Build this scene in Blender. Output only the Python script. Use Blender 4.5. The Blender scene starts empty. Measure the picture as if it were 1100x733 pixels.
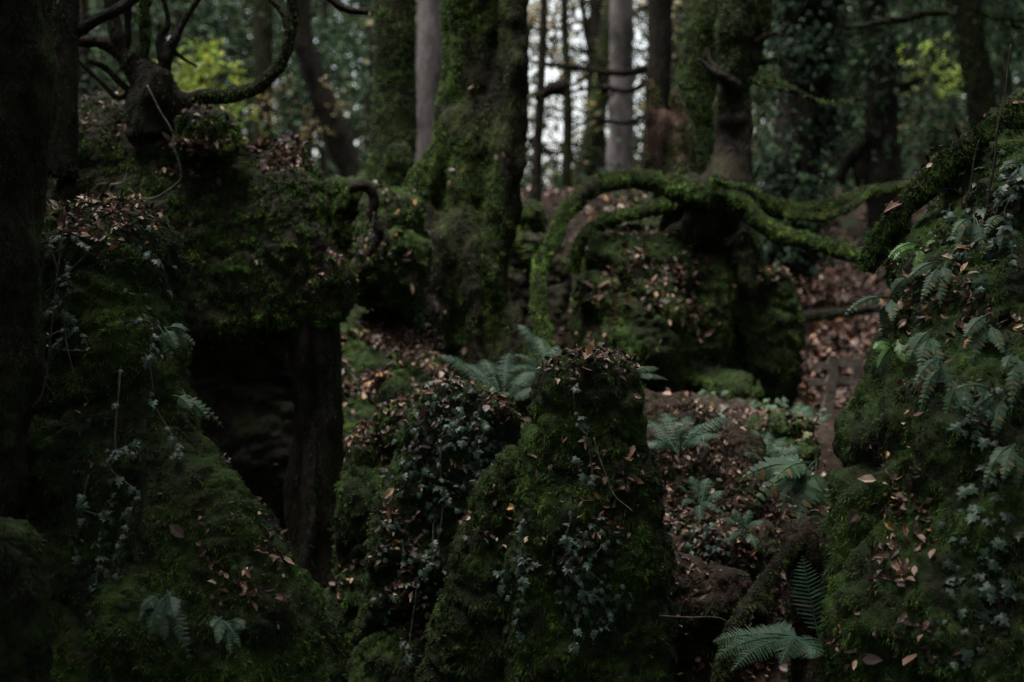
import bpy, math, random
import numpy as np
from mathutils import Vector

SC = bpy.context.scene
COL = SC.collection
rng = np.random.default_rng(11)
random.seed(5)
PI = math.pi
EYE = 1.8
K = 0.72 / 1100.0            # metres per photograph pixel at one metre (50 mm lens on 36 mm)

def P(px, py, Y):
    """a point seen at photograph pixel (px, py), standing Y metres away"""
    return np.array([(px - 550) * K * Y, Y, EYE + (366.5 - py) * K * Y])

def proj(V):
    d = np.maximum(V[:, 1], 0.3) * K
    return 550 + V[:, 0] / d, 366.5 - (V[:, 2] - EYE) / d

def nrm(v):
    v = np.asarray(v, float)
    return v / np.maximum(np.linalg.norm(v, axis=-1, keepdims=True), 1e-9)

# ------------------------------------------------------------------ noise
_perm = np.random.default_rng(3).permutation(256)
_perm = np.concatenate([_perm, _perm, _perm])
_grad = nrm(np.random.default_rng(4).normal(size=(256, 3)))

def perlin(p):
    p = np.asarray(p, float)
    i = np.floor(p).astype(int)
    f = p - i
    u = f * f * f * (f * (f * 6 - 15) + 10)
    i &= 255
    out = 0
    for dx in (0, 1):
        wx = u[:, 0] if dx else 1 - u[:, 0]
        for dy in (0, 1):
            wy = u[:, 1] if dy else 1 - u[:, 1]
            for dz in (0, 1):
                wz = u[:, 2] if dz else 1 - u[:, 2]
                h = _perm[_perm[_perm[i[:, 0] + dx] + i[:, 1] + dy] + i[:, 2] + dz]
                g = _grad[h]
                out = out + wx * wy * wz * ((f - np.array([dx, dy, dz])) * g).sum(1)
    return out * 1.5

def fbm(p, octs=4, gain=0.5):
    p = np.asarray(p, float)
    s, a = 0, 1.0
    for k in range(octs):
        s = s + a * perlin(p * (2.03 ** k) + 17.3 * k)
        a *= gain
    return s

# ------------------------------------------------------------------ objects
def link(o):
    COL.objects.link(o); return o

def tag(o, label=None, cat=None, group=None, kind=None):
    if label: o['label'] = label
    if cat: o['category'] = cat
    if group: o['group'] = group
    if kind: o['kind'] = kind
    return o

def empty(name, loc, label, cat, group=None, kind=None):
    o = bpy.data.objects.new(name, None)
    o.empty_display_size = 0.1
    o.location = Vector([float(c) for c in loc])
    link(o); tag(o, label, cat, group, kind)
    return o

def make_mesh(name, parts, smooth=True):
    Vs, off, li, ls, k = [], 0, [], [], 0
    for V, F in parts:
        Vs.append(V)
        F = np.asarray(F, int)
        li.append((F + off).ravel())
        ls.append(k + np.arange(len(F)) * F.shape[1])
        k += F.size
        off += len(V)
    V = np.concatenate(Vs); li = np.concatenate(li); ls = np.concatenate(ls)
    me = bpy.data.meshes.new(name)
    me.vertices.add(len(V)); me.loops.add(len(li)); me.polygons.add(len(ls))
    me.vertices.foreach_set('co', V.astype(np.float32).ravel())
    me.loops.foreach_set('vertex_index', li.astype(np.int32))
    me.polygons.foreach_set('loop_start', ls.astype(np.int32))
    me.polygons.foreach_set('use_smooth', np.full(len(ls), smooth, bool))
    me.update(calc_edges=True)
    return me

def build(name, parts, mat, parent=None, origin=None, smooth=True):
    """one mesh object out of several (verts, faces) pairs in world coordinates"""
    if isinstance(parts, tuple): parts = [parts]
    if parent is not None:
        top = parent
        org = np.array(parent.location)
        while top.parent is not None:
            top = top.parent; org = org + np.array(top.location)
        loc = (0, 0, 0)
    else:
        if origin is None:
            A = np.concatenate([p[0] for p in parts])
            origin = np.array([A[:, 0].mean(), A[:, 1].mean(), A[:, 2].min()])
        org = np.array(origin); loc = Vector([float(c) for c in org])
    me = make_mesh(name, [(v - org, f) for v, f in parts], smooth)
    o = bpy.data.objects.new(name, me)
    o.location = loc
    if parent is not None: o.parent = parent
    me.materials.append(mat)
    return link(o)

# ------------------------------------------------------------------ shapes
def spline(pts, n):
    pts = np.asarray(pts, float)
    q = np.vstack([2 * pts[0] - pts[1], pts, 2 * pts[-1] - pts[-2]])
    t = np.linspace(0, len(pts) - 1 - 1e-6, n)
    i = t.astype(int); f = (t - i)[:, None]
    a, b, c, d = q[i], q[i + 1], q[i + 2], q[i + 3]
    return 0.5 * (2 * b + (c - a) * f + (2 * a - 5 * b + 4 * c - d) * f ** 2 + (3 * b - a - 3 * c + d) * f ** 3)

def tube(pts, rad, n=None, seg=10, amp=0.0, freq=6.0, stretch=1.0, wig=0.0, flute=None):
    """swept tube through pts, closed at both ends; amp = relative lumpiness"""
    pts = np.asarray(pts, float)
    rad = np.broadcast_to(np.asarray(rad, float), (len(pts),))
    if n is None: n = max(6, 4 * len(pts))
    pr = spline(np.hstack([pts, rad[:, None]]), n)
    c, r = pr[:, :3].copy(), np.maximum(pr[:, 3], 0.0008)
    if wig > 0:
        e = np.sin(np.linspace(0, PI, n))[:, None]
        o = rng.uniform(0, 50, 3)
        c += wig * e * np.stack([fbm(c * 2.2 + o + 31 * k, 2) for k in range(3)], 1)
    tn = nrm(np.gradient(c, axis=0))
    ref = np.array([0.0, 1, 0]) if abs(tn[:, 1]).mean() < 0.7 else np.array([0.0, 0, 1])
    a = nrm(np.cross(tn, ref)); b = np.cross(a, tn)
    th = np.linspace(0, 2 * PI, seg, endpoint=False)
    ring = a[:, None, :] * np.cos(th)[None, :, None] + b[:, None, :] * np.sin(th)[None, :, None]
    R = np.repeat(r[:, None], seg, 1)
    if flute:
        k, am = flute
        ph = fbm(c * 0.5, 2)[:, None] * 2
        R = R * (1 + am * np.cos(k * th[None, :] + ph))
    if amp > 0:
        pp = (c[:, None, :] + ring * R[..., None]).reshape(-1, 3).copy()
        pp[:, 2] /= stretch
        R = R * (1 + amp * fbm(pp * freq, 5 if seg >= 12 else 3, .58).reshape(n, seg))
    V = (c[:, None, :] + ring * R[..., None]).reshape(-1, 3)
    i = np.arange(n - 1)[:, None] * seg; j = np.arange(seg)[None, :]; j2 = (j + 1) % seg
    F = np.stack([i + j, i + seg + j, i + seg + j2, i + j2], -1).reshape(-1, 4)
    nv = len(V)
    V = np.vstack([V, c[0], c[-1]])
    js = np.arange(seg); jn = (js + 1) % seg
    c0 = np.stack([np.full(seg, nv), js, jn, jn], 1)
    c1 = np.stack([np.full(seg, nv + 1), (n - 1) * seg + jn, (n - 1) * seg + js, (n - 1) * seg + js], 1)
    return V, [F, c0[:, :3], c1[:, :3]]

def flat(t):
    """(V, [F..]) -> list of (V, F) without repeating vertices: triangulated"""
    V, Fs = t
    tr = []
    for F in Fs:
        F = np.asarray(F)
        tr.append(F[:, :3])
        if F.shape[1] == 4: tr.append(F[:, [0, 2, 3]])
    return V, np.concatenate(tr)

def T(*a, **k): return flat(tube(*a, **k))

def pxtube(pts, Y, n=None, seg=10, **k):
    """tube through photograph points (px, py, radius_px[, Y])"""
    q, r = [], []
    for p in pts:
        y = p[3] if len(p) > 3 else Y
        q.append(P(p[0], p[1], y)); r.append(p[2] * K * y)
    return T(q, r, n, seg, **k)

def loft(rows, Y, hd=0.7, hmax=0.9, ex=2.6, M=44, N=46):
    """closed body with the given width at each height; hd = half depth / half width"""
    A = []
    for r in rows:
        y = r[3] if len(r) > 3 else Y
        l, rr = P(r[1], r[0], y), P(r[2], r[0], y)
        A.append([(l[0] + rr[0]) / 2, (rr[0] - l[0]) / 2, y, l[2]])
    A = np.array(A)
    t = np.linspace(0, 1, N)
    s = np.concatenate([[0], np.cumsum(np.hypot(np.diff(A[:, 3]), np.diff(A[:, 1])))]); s /= s[-1]
    B = np.stack([np.interp(t, s, A[:, k]) for k in range(4)], 1)
    th = np.linspace(0, 2 * PI, M, endpoint=False)
    ct, st = np.cos(th), np.sin(th)
    cx = np.sign(ct) * np.abs(ct) ** (2 / ex); sx = np.sign(st) * np.abs(st) ** (2 / ex)
    d = np.minimum(B[:, 1] * hd, hmax)
    V = np.stack([B[:, 0, None] + B[:, 1, None] * cx, B[:, 2, None] + d[:, None] * sx,
                  np.repeat(B[:, 3, None], M, 1)], -1).reshape(-1, 3)
    i = np.arange(N - 1)[:, None] * M; j = np.arange(M)[None, :]; j2 = (j + 1) % M
    F = np.stack([i + j, i + M + j, i + M + j2, i + j2], -1).reshape(-1, 4)
    nv = len(V)
    V = np.vstack([V, V[:M].mean(0), V[-M:].mean(0)])
    js = np.arange(M); jn = (js + 1) % M
    return flat((V, [F, np.stack([np.full(M, nv), js, jn], 1),
                     np.stack([np.full(M, nv + 1), (N - 1) * M + jn, (N - 1) * M + js], 1)]))

def ball(c, r, n=20):
    u = np.linspace(0.08, PI - 0.08, n)
    q = np.stack([np.zeros(n) + c[0], np.zeros(n) + c[1], c[2] - np.cos(u) * r[2]], 1)
    th = np.linspace(0, 2 * PI, 24, endpoint=False)
    V = (q[:, None, :] + np.sin(u)[:, None, None] * np.stack([np.cos(th) * r[0], np.sin(th) * r[1], th * 0], 1)[None]).reshape(-1, 3)
    M = 24
    i = np.arange(n - 1)[:, None] * M; j = np.arange(M)[None, :]; j2 = (j + 1) % M
    F = np.stack([i + j, i + j2, i + M + j2, i + M + j], -1).reshape(-1, 4)
    nv = len(V); V = np.vstack([V, q[0], q[-1]])
    js = np.arange(M); jn = (js + 1) % M
    return flat((V, [F, np.stack([np.full(M, nv), jn, js], 1), np.stack([np.full(M, nv + 1), (n - 1) * M + js, (n - 1) * M + jn], 1)]))

def pball(px, py, Y, rx, ry, rz): return ball(P(px, py, Y), (rx * K * Y, ry * K * Y, rz * K * Y))

def fuse(parts, voxel):
    """union of closed bodies as one skin"""
    me = make_mesh('tmp', parts)
    o = bpy.data.objects.new('tmp', me); link(o)
    m = o.modifiers.new('r', 'REMESH'); m.mode = 'VOXEL'; m.voxel_size = voxel; m.use_smooth_shade = True
    dg = bpy.context.evaluated_depsgraph_get(); dg.update()
    ev = o.evaluated_get(dg); em = ev.to_mesh()
    V = np.empty(len(em.vertices) * 3, np.float32); em.vertices.foreach_get('co', V); V = V.reshape(-1, 3).astype(float)
    em.calc_loop_triangles()
    F = np.empty(len(em.loop_triangles) * 3, np.int32); em.loop_triangles.foreach_get('vertices', F); F = F.reshape(-1, 3)
    ev.to_mesh_clear()
    bpy.data.objects.remove(o); bpy.data.meshes.remove(me)
    return V, F

def relax(V, F, it=4, k=0.6):
    E = np.vstack([F[:, [0, 1]], F[:, [1, 2]], F[:, [2, 0]]])
    n = len(V); deg = np.bincount(E.ravel(), minlength=n)[:, None]
    for _ in range(it):
        S = np.zeros_like(V)
        for c in range(3):
            S[:, c] = np.bincount(E[:, 0], V[E[:, 1], c], n) + np.bincount(E[:, 1], V[E[:, 0], c], n)
        V = V + k * (S / np.maximum(deg, 1) - V)
    return V

def vnormals(V, F):
    fn = np.cross(V[F[:, 1]] - V[F[:, 0]], V[F[:, 2]] - V[F[:, 0]])
    N = np.zeros_like(V)
    for c in range(3):
        for k in range(3):
            N[:, c] += np.bincount(F[:, k], fn[:, c], len(V))
    return nrm(N)

def rough(V, F, big=(0.9, 0.10), mid=(3.0, 0.05), small=(11.0, 0.022), strata=0.0, crack=0.075):
    seed = rng.uniform(0, 60, 3)
    N = vnormals(V, F)
    d = big[1] * fbm(V * big[0] + seed, 2) + mid[1] * fbm(V * mid[0] + seed * 1.7, 3)
    if strata > 0:
        q = V.copy(); q[:, 0] *= 0.5; q[:, 1] *= 0.5
        s = V[:, 2] * 5.5 + 1.3 * fbm(q * 1.6 + seed, 2)
        d = d - strata * np.abs(np.sin(s * PI)) ** 0.5 * np.clip(1.2 - np.abs(N[:, 2]), 0, 1)
    q = V * [1.1, 1.1, 1.5] + .25 * np.stack([perlin(V * 2.3 + seed + 9 * k) for k in range(3)], 1)
    d = d - crack * np.exp(-(perlin(q + seed * 2.3) / .05) ** 2) * np.clip(fbm(V * .9 + seed, 2) + .6, 0, 1)
    V = V + N * d[:, None]
    N = vnormals(V, F)
    b = np.abs(perlin(V * small[0] + seed)) ; b2 = np.abs(perlin(V * small[0] * 2.1 + seed))
    b3 = np.abs(perlin(V * small[0] * 3.6 + seed)) * 2 - .4
    V = V + N * (small[1] * (b * 1.5 - 0.3) + 0.8 * small[1] * b2 + .5 * small[1] * b3)[:, None]
    return V, F

def sample(V, F, n, wf=None):
    a, b, c = V[F[:, 0]], V[F[:, 1]], V[F[:, 2]]
    fn = np.cross(b - a, c - a); ar = np.linalg.norm(fn, axis=1)
    fnn = fn / np.maximum(ar, 1e-12)[:, None]
    w = ar.copy()
    if wf is not None: w = w * np.maximum(wf((a + b + c) / 3, fnn), 0)
    if w.sum() <= 0: return np.zeros((0, 3)), np.zeros((0, 3))
    idx = rng.choice(len(F), n, p=w / w.sum())
    u, v = rng.random(n), rng.random(n); m = u + v > 1
    u[m], v[m] = 1 - u[m], 1 - v[m]
    p = a[idx] + u[:, None] * (b - a)[idx] + v[:, None] * (c - a)[idx]
    return p, fnn[idx]

def facing(C, N):
    """weight that favours what the photograph's side of the place shows"""
    v = nrm(np.array([0, 0, EYE]) - C)
    return np.clip(0.35 + (N * v).sum(1), 0.06, 1.0)

def spread(tv, tf, pos, X, Yv, Z, s):
    s = np.asarray(s)
    if s.ndim == 0: s = np.full(len(pos), float(s))
    tv = np.asarray(tv, float)
    V = pos[:, None, :] + s[:, None, None] * (tv[None, :, 0, None] * X[:, None] + tv[None, :, 1, None] * Yv[:, None] + tv[None, :, 2, None] * Z[:, None])
    F = (np.asarray(tf)[None] + (np.arange(len(pos)) * len(tv))[:, None, None]).reshape(-1, len(tf[0]))
    return V.reshape(-1, 3), F

def frame(n, down=None):
    """tangent frame: Z = n, X random or down the slope"""
    n = nrm(n)
    r = rng.normal(size=n.shape) if down is None else np.tile(np.array([0, 0, -1.0]), (len(n), 1)) + down * rng.normal(size=n.shape)
    x = nrm(r - (r * n).sum(1, keepdims=True) * n)
    return x, np.cross(n, x), n

def blades(p, n, L, W, lay=0.5):
    """short moss shoots: bent slivers"""
    L, W = L * .74, W * .76
    m = len(p)
    d = nrm(n * 0.75 + rng.normal(size=(m, 3)) * 0.45 + np.array([0, 0, -lay]))
    s = nrm(np.cross(d, rng.normal(size=(m, 3))))
    l = (L * rng.uniform(0.5, 1.3, m))[:, None]; w = (W * rng.uniform(0.6, 1.3, m))[:, None]
    a = p - n * 0.004
    tip = a + d * l + np.array([0, 0, -1.0]) * l * 0.35 * lay
    V = np.stack([a - s * w * 0.5, a + s * w * 0.5, tip], 1).reshape(-1, 3)
    F = np.arange(m * 3).reshape(-1, 3)
    return V, F

LEAF_V = [(0, 0, 0), (.28, .24, .05), (.62, .25, .03), (1, 0, -.12), (.62, -.25, .05), (.28, -.24, .03), (.3, 0, -.02), (.64, 0, -.03)]
LEAF_F = [(0, 6, 1), (1, 6, 7), (1, 7, 2), (2, 7, 3), (0, 5, 6), (5, 4, 7), (5, 7, 6), (4, 3, 7)]
CURL_V = [(0, 0, .0), (.25, .2, .18), (.6, .22, .2), (1, 0.02, .22), (.62, -.2, .16), (.28, -.22, .2), (.3, 0, 0), (.66, 0, .02)]
IVY_V = [(0, 0, 0), (-.12, .3, -.04), (.18, .46, -.1), (.3, .22, 0), (.58, .36, -.08), (.62, .14, 0), (1, 0, -.12), (.62, -.14, 0), (.58, -.36, -.08), (.3, -.22, 0), (.18, -.46, -.1), (-.12, -.3, -.04), (.35, 0, .05)]
IVY_F = [(12, 0, 1), (12, 1, 2), (12, 2, 3), (12, 3, 4), (12, 4, 5), (12, 5, 6), (12, 6, 7), (12, 7, 8), (12, 8, 9), (12, 9, 10), (12, 10, 11), (12, 11, 0)]
CARD_V = [(0, 0, 0), (.45, .26, .06), (1, 0, -.06), (.45, -.26, .06)]
CARD_F = [(0, 3, 1), (3, 2, 1)]

def leaves_on(p, n, size, tilt=0.75, lift=0.008):
    m = len(p)
    nn = nrm(n + np.array([0, -0.15, 0.5]) + tilt * rng.normal(size=(m, 3)))
    X, Y_, Z = frame(nn)
    h = m // 2
    Y_ = Y_ * rng.uniform(.55, 1.25, m)[:, None]; Z = Z * rng.uniform(.3, 2.6, m)[:, None]
    s = size * .72 * rng.uniform(0.35, 1.3, m)
    s = s * np.where(rng.random(m) < .08, 1.7, 1.0)
    q = p + n * lift * rng.uniform(0.3, 2.2, m)[:, None]
    return [spread(LEAF_V, LEAF_F, q[:h], X[:h], Y_[:h], Z[:h], s[:h]), spread(CURL_V, LEAF_F, q[h:], X[h:], Y_[h:], Z[h:], s[h:])]

def ivy_on(p, n, size):
    m = len(p)
    nn = nrm(n + np.array([0, -0.25, 0.45]) + 0.42 * rng.normal(size=(m, 3)))
    X, Y_, Z = frame(nn, 0.6)
    s = size * .92 * rng.uniform(0.4, 1.25, m)
    return spread(IVY_V, IVY_F, p + n * (0.006 + 0.018 * rng.random(m))[:, None], X, Y_, Z, s)

# ------------------------------------------------------------------ materials
def new_mat(name):
    m = bpy.data.materials.new(name); m.use_nodes = True
    nt = m.node_tree; b = nt.nodes['Principled BSDF']
    return m, nt, b

def ramp(nt, fac, stops):
    r = nt.nodes.new('ShaderNodeValToRGB')
    e = r.color_ramp.elements
    while len(e) < len(stops): e.new(0.5)
    for k, (pos, c) in enumerate(stops):
        e[k].position = pos; e[k].color = (*c, 1)
    nt.links.new(fac, r.inputs['Fac']); return r.outputs['Color']

def noise(nt, scale, detail=4, rough_=0.6, stretch=None):
    g = nt.nodes.new('ShaderNodeNewGeometry')
    n = nt.nodes.new('ShaderNodeTexNoise'); n.inputs['Scale'].default_value = scale
    n.inputs['Detail'].default_value = detail; n.inputs['Roughness'].default_value = rough_
    src = g.outputs['Position']
    if stretch:
        mp = nt.nodes.new('ShaderNodeMapping'); mp.inputs['Scale'].default_value = stretch
        nt.links.new(src, mp.inputs['Vector']); src = mp.outputs['Vector']
    nt.links.new(src, n.inputs['Vector']); return n.outputs['Fac']

def mixc(nt, fac, a, b, mode='MIX'):
    m = nt.nodes.new('ShaderNodeMix'); m.data_type = 'RGBA'; m.blend_type = mode
    if hasattr(fac, 'links'): nt.links.new(fac, m.inputs[0])
    else: m.inputs[0].default_value = fac
    for k, v in ((6, a), (7, b)):
        if hasattr(v, 'links'): nt.links.new(v, m.inputs[k])
        else: m.inputs[k].default_value = (*v, 1)
    return m.outputs[2]

def bump(nt, b, h, s, d=0.02):
    n = nt.nodes.new('ShaderNodeBump'); n.inputs['Strength'].default_value = s; n.inputs['Distance'].default_value = d
    nt.links.new(h, n.inputs['Height']); nt.links.new(n.outputs['Normal'], b.inputs['Normal'])

def moss_mat(name, cols, scale=5.0):
    m, nt, b = new_mat(name)
    f = noise(nt, scale, 5, 0.65)
    c = ramp(nt, f, [(0.30, cols[0]), (0.47, cols[1]), (0.60, cols[2]), (0.72, cols[3])])
    c = mixc(nt, ramp(nt, noise(nt, 1.7, 4, .6), [(.42, (0, 0, 0)), (.66, (.5, .5, .5))]), c, tuple(.5 * a + .012 for a in (cols[1][0] * 1.25, cols[1][1] * .75, cols[1][2])))
    g = nt.nodes.new('ShaderNodeNewGeometry')
    v = ramp(nt, g.outputs['Random Per Island'], [(0, (.45, .45, .45)), (0.7, (1, 1, 1)), (1, (1.5, 1.45, 1.3))])
    c = mixc(nt, 1.0, c, ramp(nt, noise(nt, 26, 3, .7), [(.36, (.22, .24, .3)), (.5, (.8, .8, .8)), (.62, (1.7, 1.6, 1.3))]), 'MULTIPLY')
    nt.links.new(mixc(nt, 1.0, c, v, 'MULTIPLY'), b.inputs['Base Color'])
    b.inputs['Roughness'].default_value = 0.75; b.inputs['Specular IOR Level'].default_value = 0.15
    return m

def skin_mat(name, cols, scale=6, bs=60, bstr=0.7, stretch=None, spec=0.15, rg=0.9, dist=0.015):
    spec *= .4
    m, nt, b = new_mat(name)
    f = noise(nt, scale, 6, 0.65, stretch)
    c = ramp(nt, f, [(0.32, cols[0]), (0.46, cols[1]), (0.58, cols[2]), (0.70, cols[3])])
    f2 = noise(nt, bs, 4, 0.7, stretch)
    c = mixc(nt, 1.0, c, ramp(nt, f2, [(0.3, (.5, .5, .5)), (0.7, (1.3, 1.3, 1.3))]), 'MULTIPLY')
    nt.links.new(c, b.inputs['Base Color'])
    bump(nt, b, f2, bstr, dist)
    b.inputs['Roughness'].default_value = rg; b.inputs['Specular IOR Level'].default_value = spec
    return m

def leaf_mat(name, stops, rg=0.6, spec=0.3, trans=0.0, tcol=None, cl=6):
    m, nt, b = new_mat(name)
    g = nt.nodes.new('ShaderNodeNewGeometry')
    c = ramp(nt, g.outputs['Random Per Island'], stops)
    c = mixc(nt, 1.0, c, ramp(nt, noise(nt, cl, 3), [(0.3, (.6, .6, .6)), (0.7, (1.25, 1.25, 1.25))]), 'MULTIPLY')
    nt.links.new(c, b.inputs['Base Color'])
    b.inputs['Roughness'].default_value = rg; b.inputs['Specular IOR Level'].default_value = spec
    if trans > 0:
        t = nt.nodes.new('ShaderNodeBsdfTranslucent'); x = nt.nodes.new('ShaderNodeMixShader')
        x.inputs[0].default_value = trans
        nt.links.new(c, t.inputs['Color']); nt.links.new(b.outputs[0], x.inputs[1]); nt.links.new(t.outputs[0], x.inputs[2])
        nt.links.new(x.outputs[0], nt.nodes['Material Output'].inputs['Surface'])
    return m

M = {}
M['rock'] = skin_mat('mossy_rock', [(.010, .010, .007), (.016, .022, .010), (.024, .042, .011), (.040, .064, .015)], 5, 45)
M['rock_dark'] = skin_mat('dark_rock', [(.010, .009, .008), (.020, .018, .014), (.030, .028, .020), (.030, .042, .012)], 4, 40)  # bare dark rock, its colour also carrying shade of overhang and gap
M['moss'] = moss_mat('moss', [(.018, .026, .009), (.034, .068, .015), (.056, .108, .020), (.095, .140, .034)])
M['moss_gold'] = moss_mat('golden_moss', [(.024, .030, .011), (.048, .070, .016), (.076, .108, .022), (.12, .14, .038)])
M['moss_lit'] = moss_mat('lit_moss', [(.026, .042, .012), (.052, .105, .020), (.085, .160, .028), (.130, .195, .042)])  # brighter copy of moss, light on the middle ground put into its colour
M['moss_dark'] = moss_mat('dark_moss', [(.012, .016, .008), (.022, .038, .012), (.036, .062, .016), (.06, .085, .025)])
M['bark'] = skin_mat('mossy_bark', [(.010, .009, .007), (.020, .018, .012), (.028, .036, .012), (.042, .066, .014)], 5, 22, 1.0, (1, 1, .3), dist=.09)
M['bark_dark'] = skin_mat('dark_bark', [(.010, .009, .008), (.020, .017, .014), (.032, .027, .020), (.036, .040, .018)], 5, 34, 0.9, (1, 1, .3), dist=.07)
M['bark_grey'] = skin_mat('grey_bark', [(.07, .062, .06), (.12, .108, .105), (.17, .15, .15), (.14, .14, .11)], 4, 28, 0.6, (1, 1, .35))
M['dead_wood'] = skin_mat('rotten_wood', [(.012, .008, .006), (.026, .016, .012), (.045, .027, .019), (.04, .032, .02)], 7, 30, 0.9, (1, 1, .12), dist=.03)
M['wood'] = skin_mat('weathered_wood', [(.055, .046, .04), (.085, .07, .06), (.11, .092, .08), (.09, .085, .065)], 6, 40, 0.5)
M['twig'] = skin_mat('twig_bark', [(.025, .02, .017), (.045, .038, .032), (.075, .063, .053), (.05, .05, .03)], 9, 60, 0.4)
M['pale_twig'] = skin_mat('pale_twig', [(.07, .06, .055), (.12, .10, .09), (.18, .155, .14), (.10, .10, .07)], 9, 60, 0.4)
M['soil'] = skin_mat('forest_soil', [(.010, .007, .006), (.020, .014, .011), (.030, .021, .016), (.024, .025, .012)], 3, 22, 0.9, dist=.03)
M['brown_leaf'] = leaf_mat('brown_leaves', [(0, (.018, .011, .009)), (.3, (.040, .022, .016)), (.55, (.085, .048, .034)), (.78, (.155, .090, .064)), (.92, (.25, .155, .115)), (.96, (.30, .16, .05)), (1, (.34, .26, .20))], 0.5, 0.3)
M['ivy'] = leaf_mat('ivy_leaves', [(0, (.008, .018, .010)), (.5, (.014, .032, .018)), (.85, (.024, .050, .030)), (1, (.045, .08, .045))], 0.45, 0.2)
M['ivy_dark'] = leaf_mat('dark_ivy_leaves', [(0, (.004, .010, .005)), (.6, (.010, .022, .011)), (1, (.024, .044, .02))], 0.6, 0.06)
M['fern'] = leaf_mat('fern_green', [(0, (.014, .036, .021)), (.6, (.028, .062, .035)), (.97, (.045, .09, .05)), (1, (.10, .07, .03))], 0.6, 0.2, 0.2)
M['poly'] = leaf_mat('polypody_green', [(0, (.020, .044, .024)), (.55, (.036, .072, .036)), (.93, (.06, .11, .052)), (1, (.13, .09, .035))], 0.6, 0.2, 0.2)
M['poly_bright'] = leaf_mat('fresh_polypody_green', [(0, (.05, .11, .025)), (1, (.08, .165, .035))], 0.45, 0.4, 0.2)
M['brown_fern'] = leaf_mat('dead_fern', [(0, (.03, .02, .013)), (1, (.08, .05, .032))], 0.7, 0.2)
M['yew'] = leaf_mat('yew_needles', [(0, (.010, .022, .011)), (.6, (.022, .042, .020)), (1, (.042, .066, .030))], 0.7, 0.06, 0.2, cl=1.0)
M['far_leaf'] = leaf_mat('woodland_leaves', [(0, (.010, .024, .012)), (.5, (.022, .044, .021)), (.9, (.046, .074, .032)), (1, (.10, .10, .036))], 0.7, 0.06, 0.3, cl=.5)
M['autumn'] = leaf_mat('autumn_leaves', [(0, (.12, .11, .045)), (.5, (.20, .17, .07)), (1, (.26, .18, .07))], 0.6, 0.3, 0.4, cl=.6)
M['lime_leaf'] = leaf_mat('yellow_green_leaves', [(0, (.14, .22, .03)), (.6, (.24, .34, .05)), (1, (.42, .40, .06))], 0.55, 0.3, 0.45, cl=2)

# ------------------------------------------------------------------ ground
def ground_z(x, Y):
    x = np.asarray(x, float); Y = np.asarray(Y, float)
    base = np.interp(Y, [-40, 0, 4.3, 5.3, 6.3, 7.2, 9, 10.5, 12, 13.5, 20, 30, 45, 80, 400],
                        [-.3, 0, 0.0, 0.3, .95, 1.25, 1.42, 1.75, 2.55, 3.15, 3.88, 4.9, 5.6, 5.8, 5.8])
    path = np.interp(Y, [0, 4.7, 5.6, 6.2, 7, 8.5, 10, 12, 13, 16, 20, 30, 400], [0, .0, .35, .95, 1.3, 1.36, 1.4, 1.75, 2.05, 2.8, 3.8, 4.9, 5.8])
    left = np.interp(Y, [0, 6.8, 7.6, 9, 13.5, 30, 45, 400], [-.1, -.1, .2, 1.2, 3.1, 4.9, 5.6, 5.8])
    u = x / np.maximum(Y, 0.5)
    wr = 1 / (1 + np.exp(-(u - 0.115) / 0.018)); wl = 1 / (1 + np.exp((u + 0.115) / 0.012))
    z = base * (1 - wr) * (1 - wl) + path * wr + left * wl * (1 - wr)
    z = z - 1.3 * np.exp(-((x - .175) / .26) ** 4 - ((Y - 10.6) / 1.6) ** 4)
    return z

gx = np.concatenate([np.linspace(-300, -26, 24), np.linspace(-24, -6, 40), np.linspace(-5.8, 5.8, 190), np.linspace(6, 24, 40), np.linspace(26, 300, 24)])
gy = np.concatenate([np.linspace(-60, 0, 20), np.linspace(.3, 3.6, 16), np.linspace(3.7, 16, 230), np.linspace(16.2, 40, 80), np.linspace(42, 420, 40)])
GX, GY = np.meshgrid(gx, gy)
GV = np.stack([GX.ravel(), GY.ravel(), ground_z(GX.ravel(), GY.ravel())], 1)
GV[:, 2] += (0.10 + .06 * ((GV[:, 1] > 5) & (GV[:, 1] < 14))) * fbm(GV * [1.3, 1.3, 0], 3) + 0.03 * fbm(GV * [5, 5, 0], 3)
nx = len(gx); i = np.arange(len(gy) - 1)[:, None] * nx; j = np.arange(nx - 1)[None, :]
GF = np.stack([i + j, i + j + 1, i + nx + j + 1, i + nx + j], -1).reshape(-1, 4)
tag(build('ground', (GV, GF), M['soil'], origin=(0, 0, 0)), kind='structure')
GT = np.vstack([GF[:, :3], GF[:, [0, 2, 3]]])

SURF = []        # (verts, tris) of everything leaves may lie on

# ------------------------------------------------------------------ boulders
def boulder(name, label, parts, voxel, shoots, L, W, mat='rock', moss='moss', thr=-0.25, lay=0.6, disp=None, it=4, cat='boulder', moss_dn=None, group=None):
    V, F = fuse(parts, voxel * .55)
    V = relax(V, F, it * 2)
    V, F = rough(V, F, **(disp or {}))
    o = build(name, (V, F), M[mat]); tag(o, label, cat, group)
    sd = rng.uniform(0, 40, 3)
    def w(C, N):
        m = fbm(C * 2.6 + sd, 3)
        k = np.clip((m - thr + .55) * 1.6, 0.55, 1) * facing(C, N) * np.clip(N[:, 2] * 1.2 + 1.1, 0.25, 1.0)
        if moss_dn is not None: k = k * moss_dn(C, N)
        return k
    p, n = sample(V, F, int(shoots * 3.6), w)
    # shoots grow longer on cushions
    ln = L * (0.75 + 1.0 * np.clip(fbm(p * 14 + sd, 3), -0.5, 1))
    build('moss', blades(p, n, ln, W, lay), M[moss], o, smooth=False)
    SURF.append((V, F))
    return o, V, F

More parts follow.
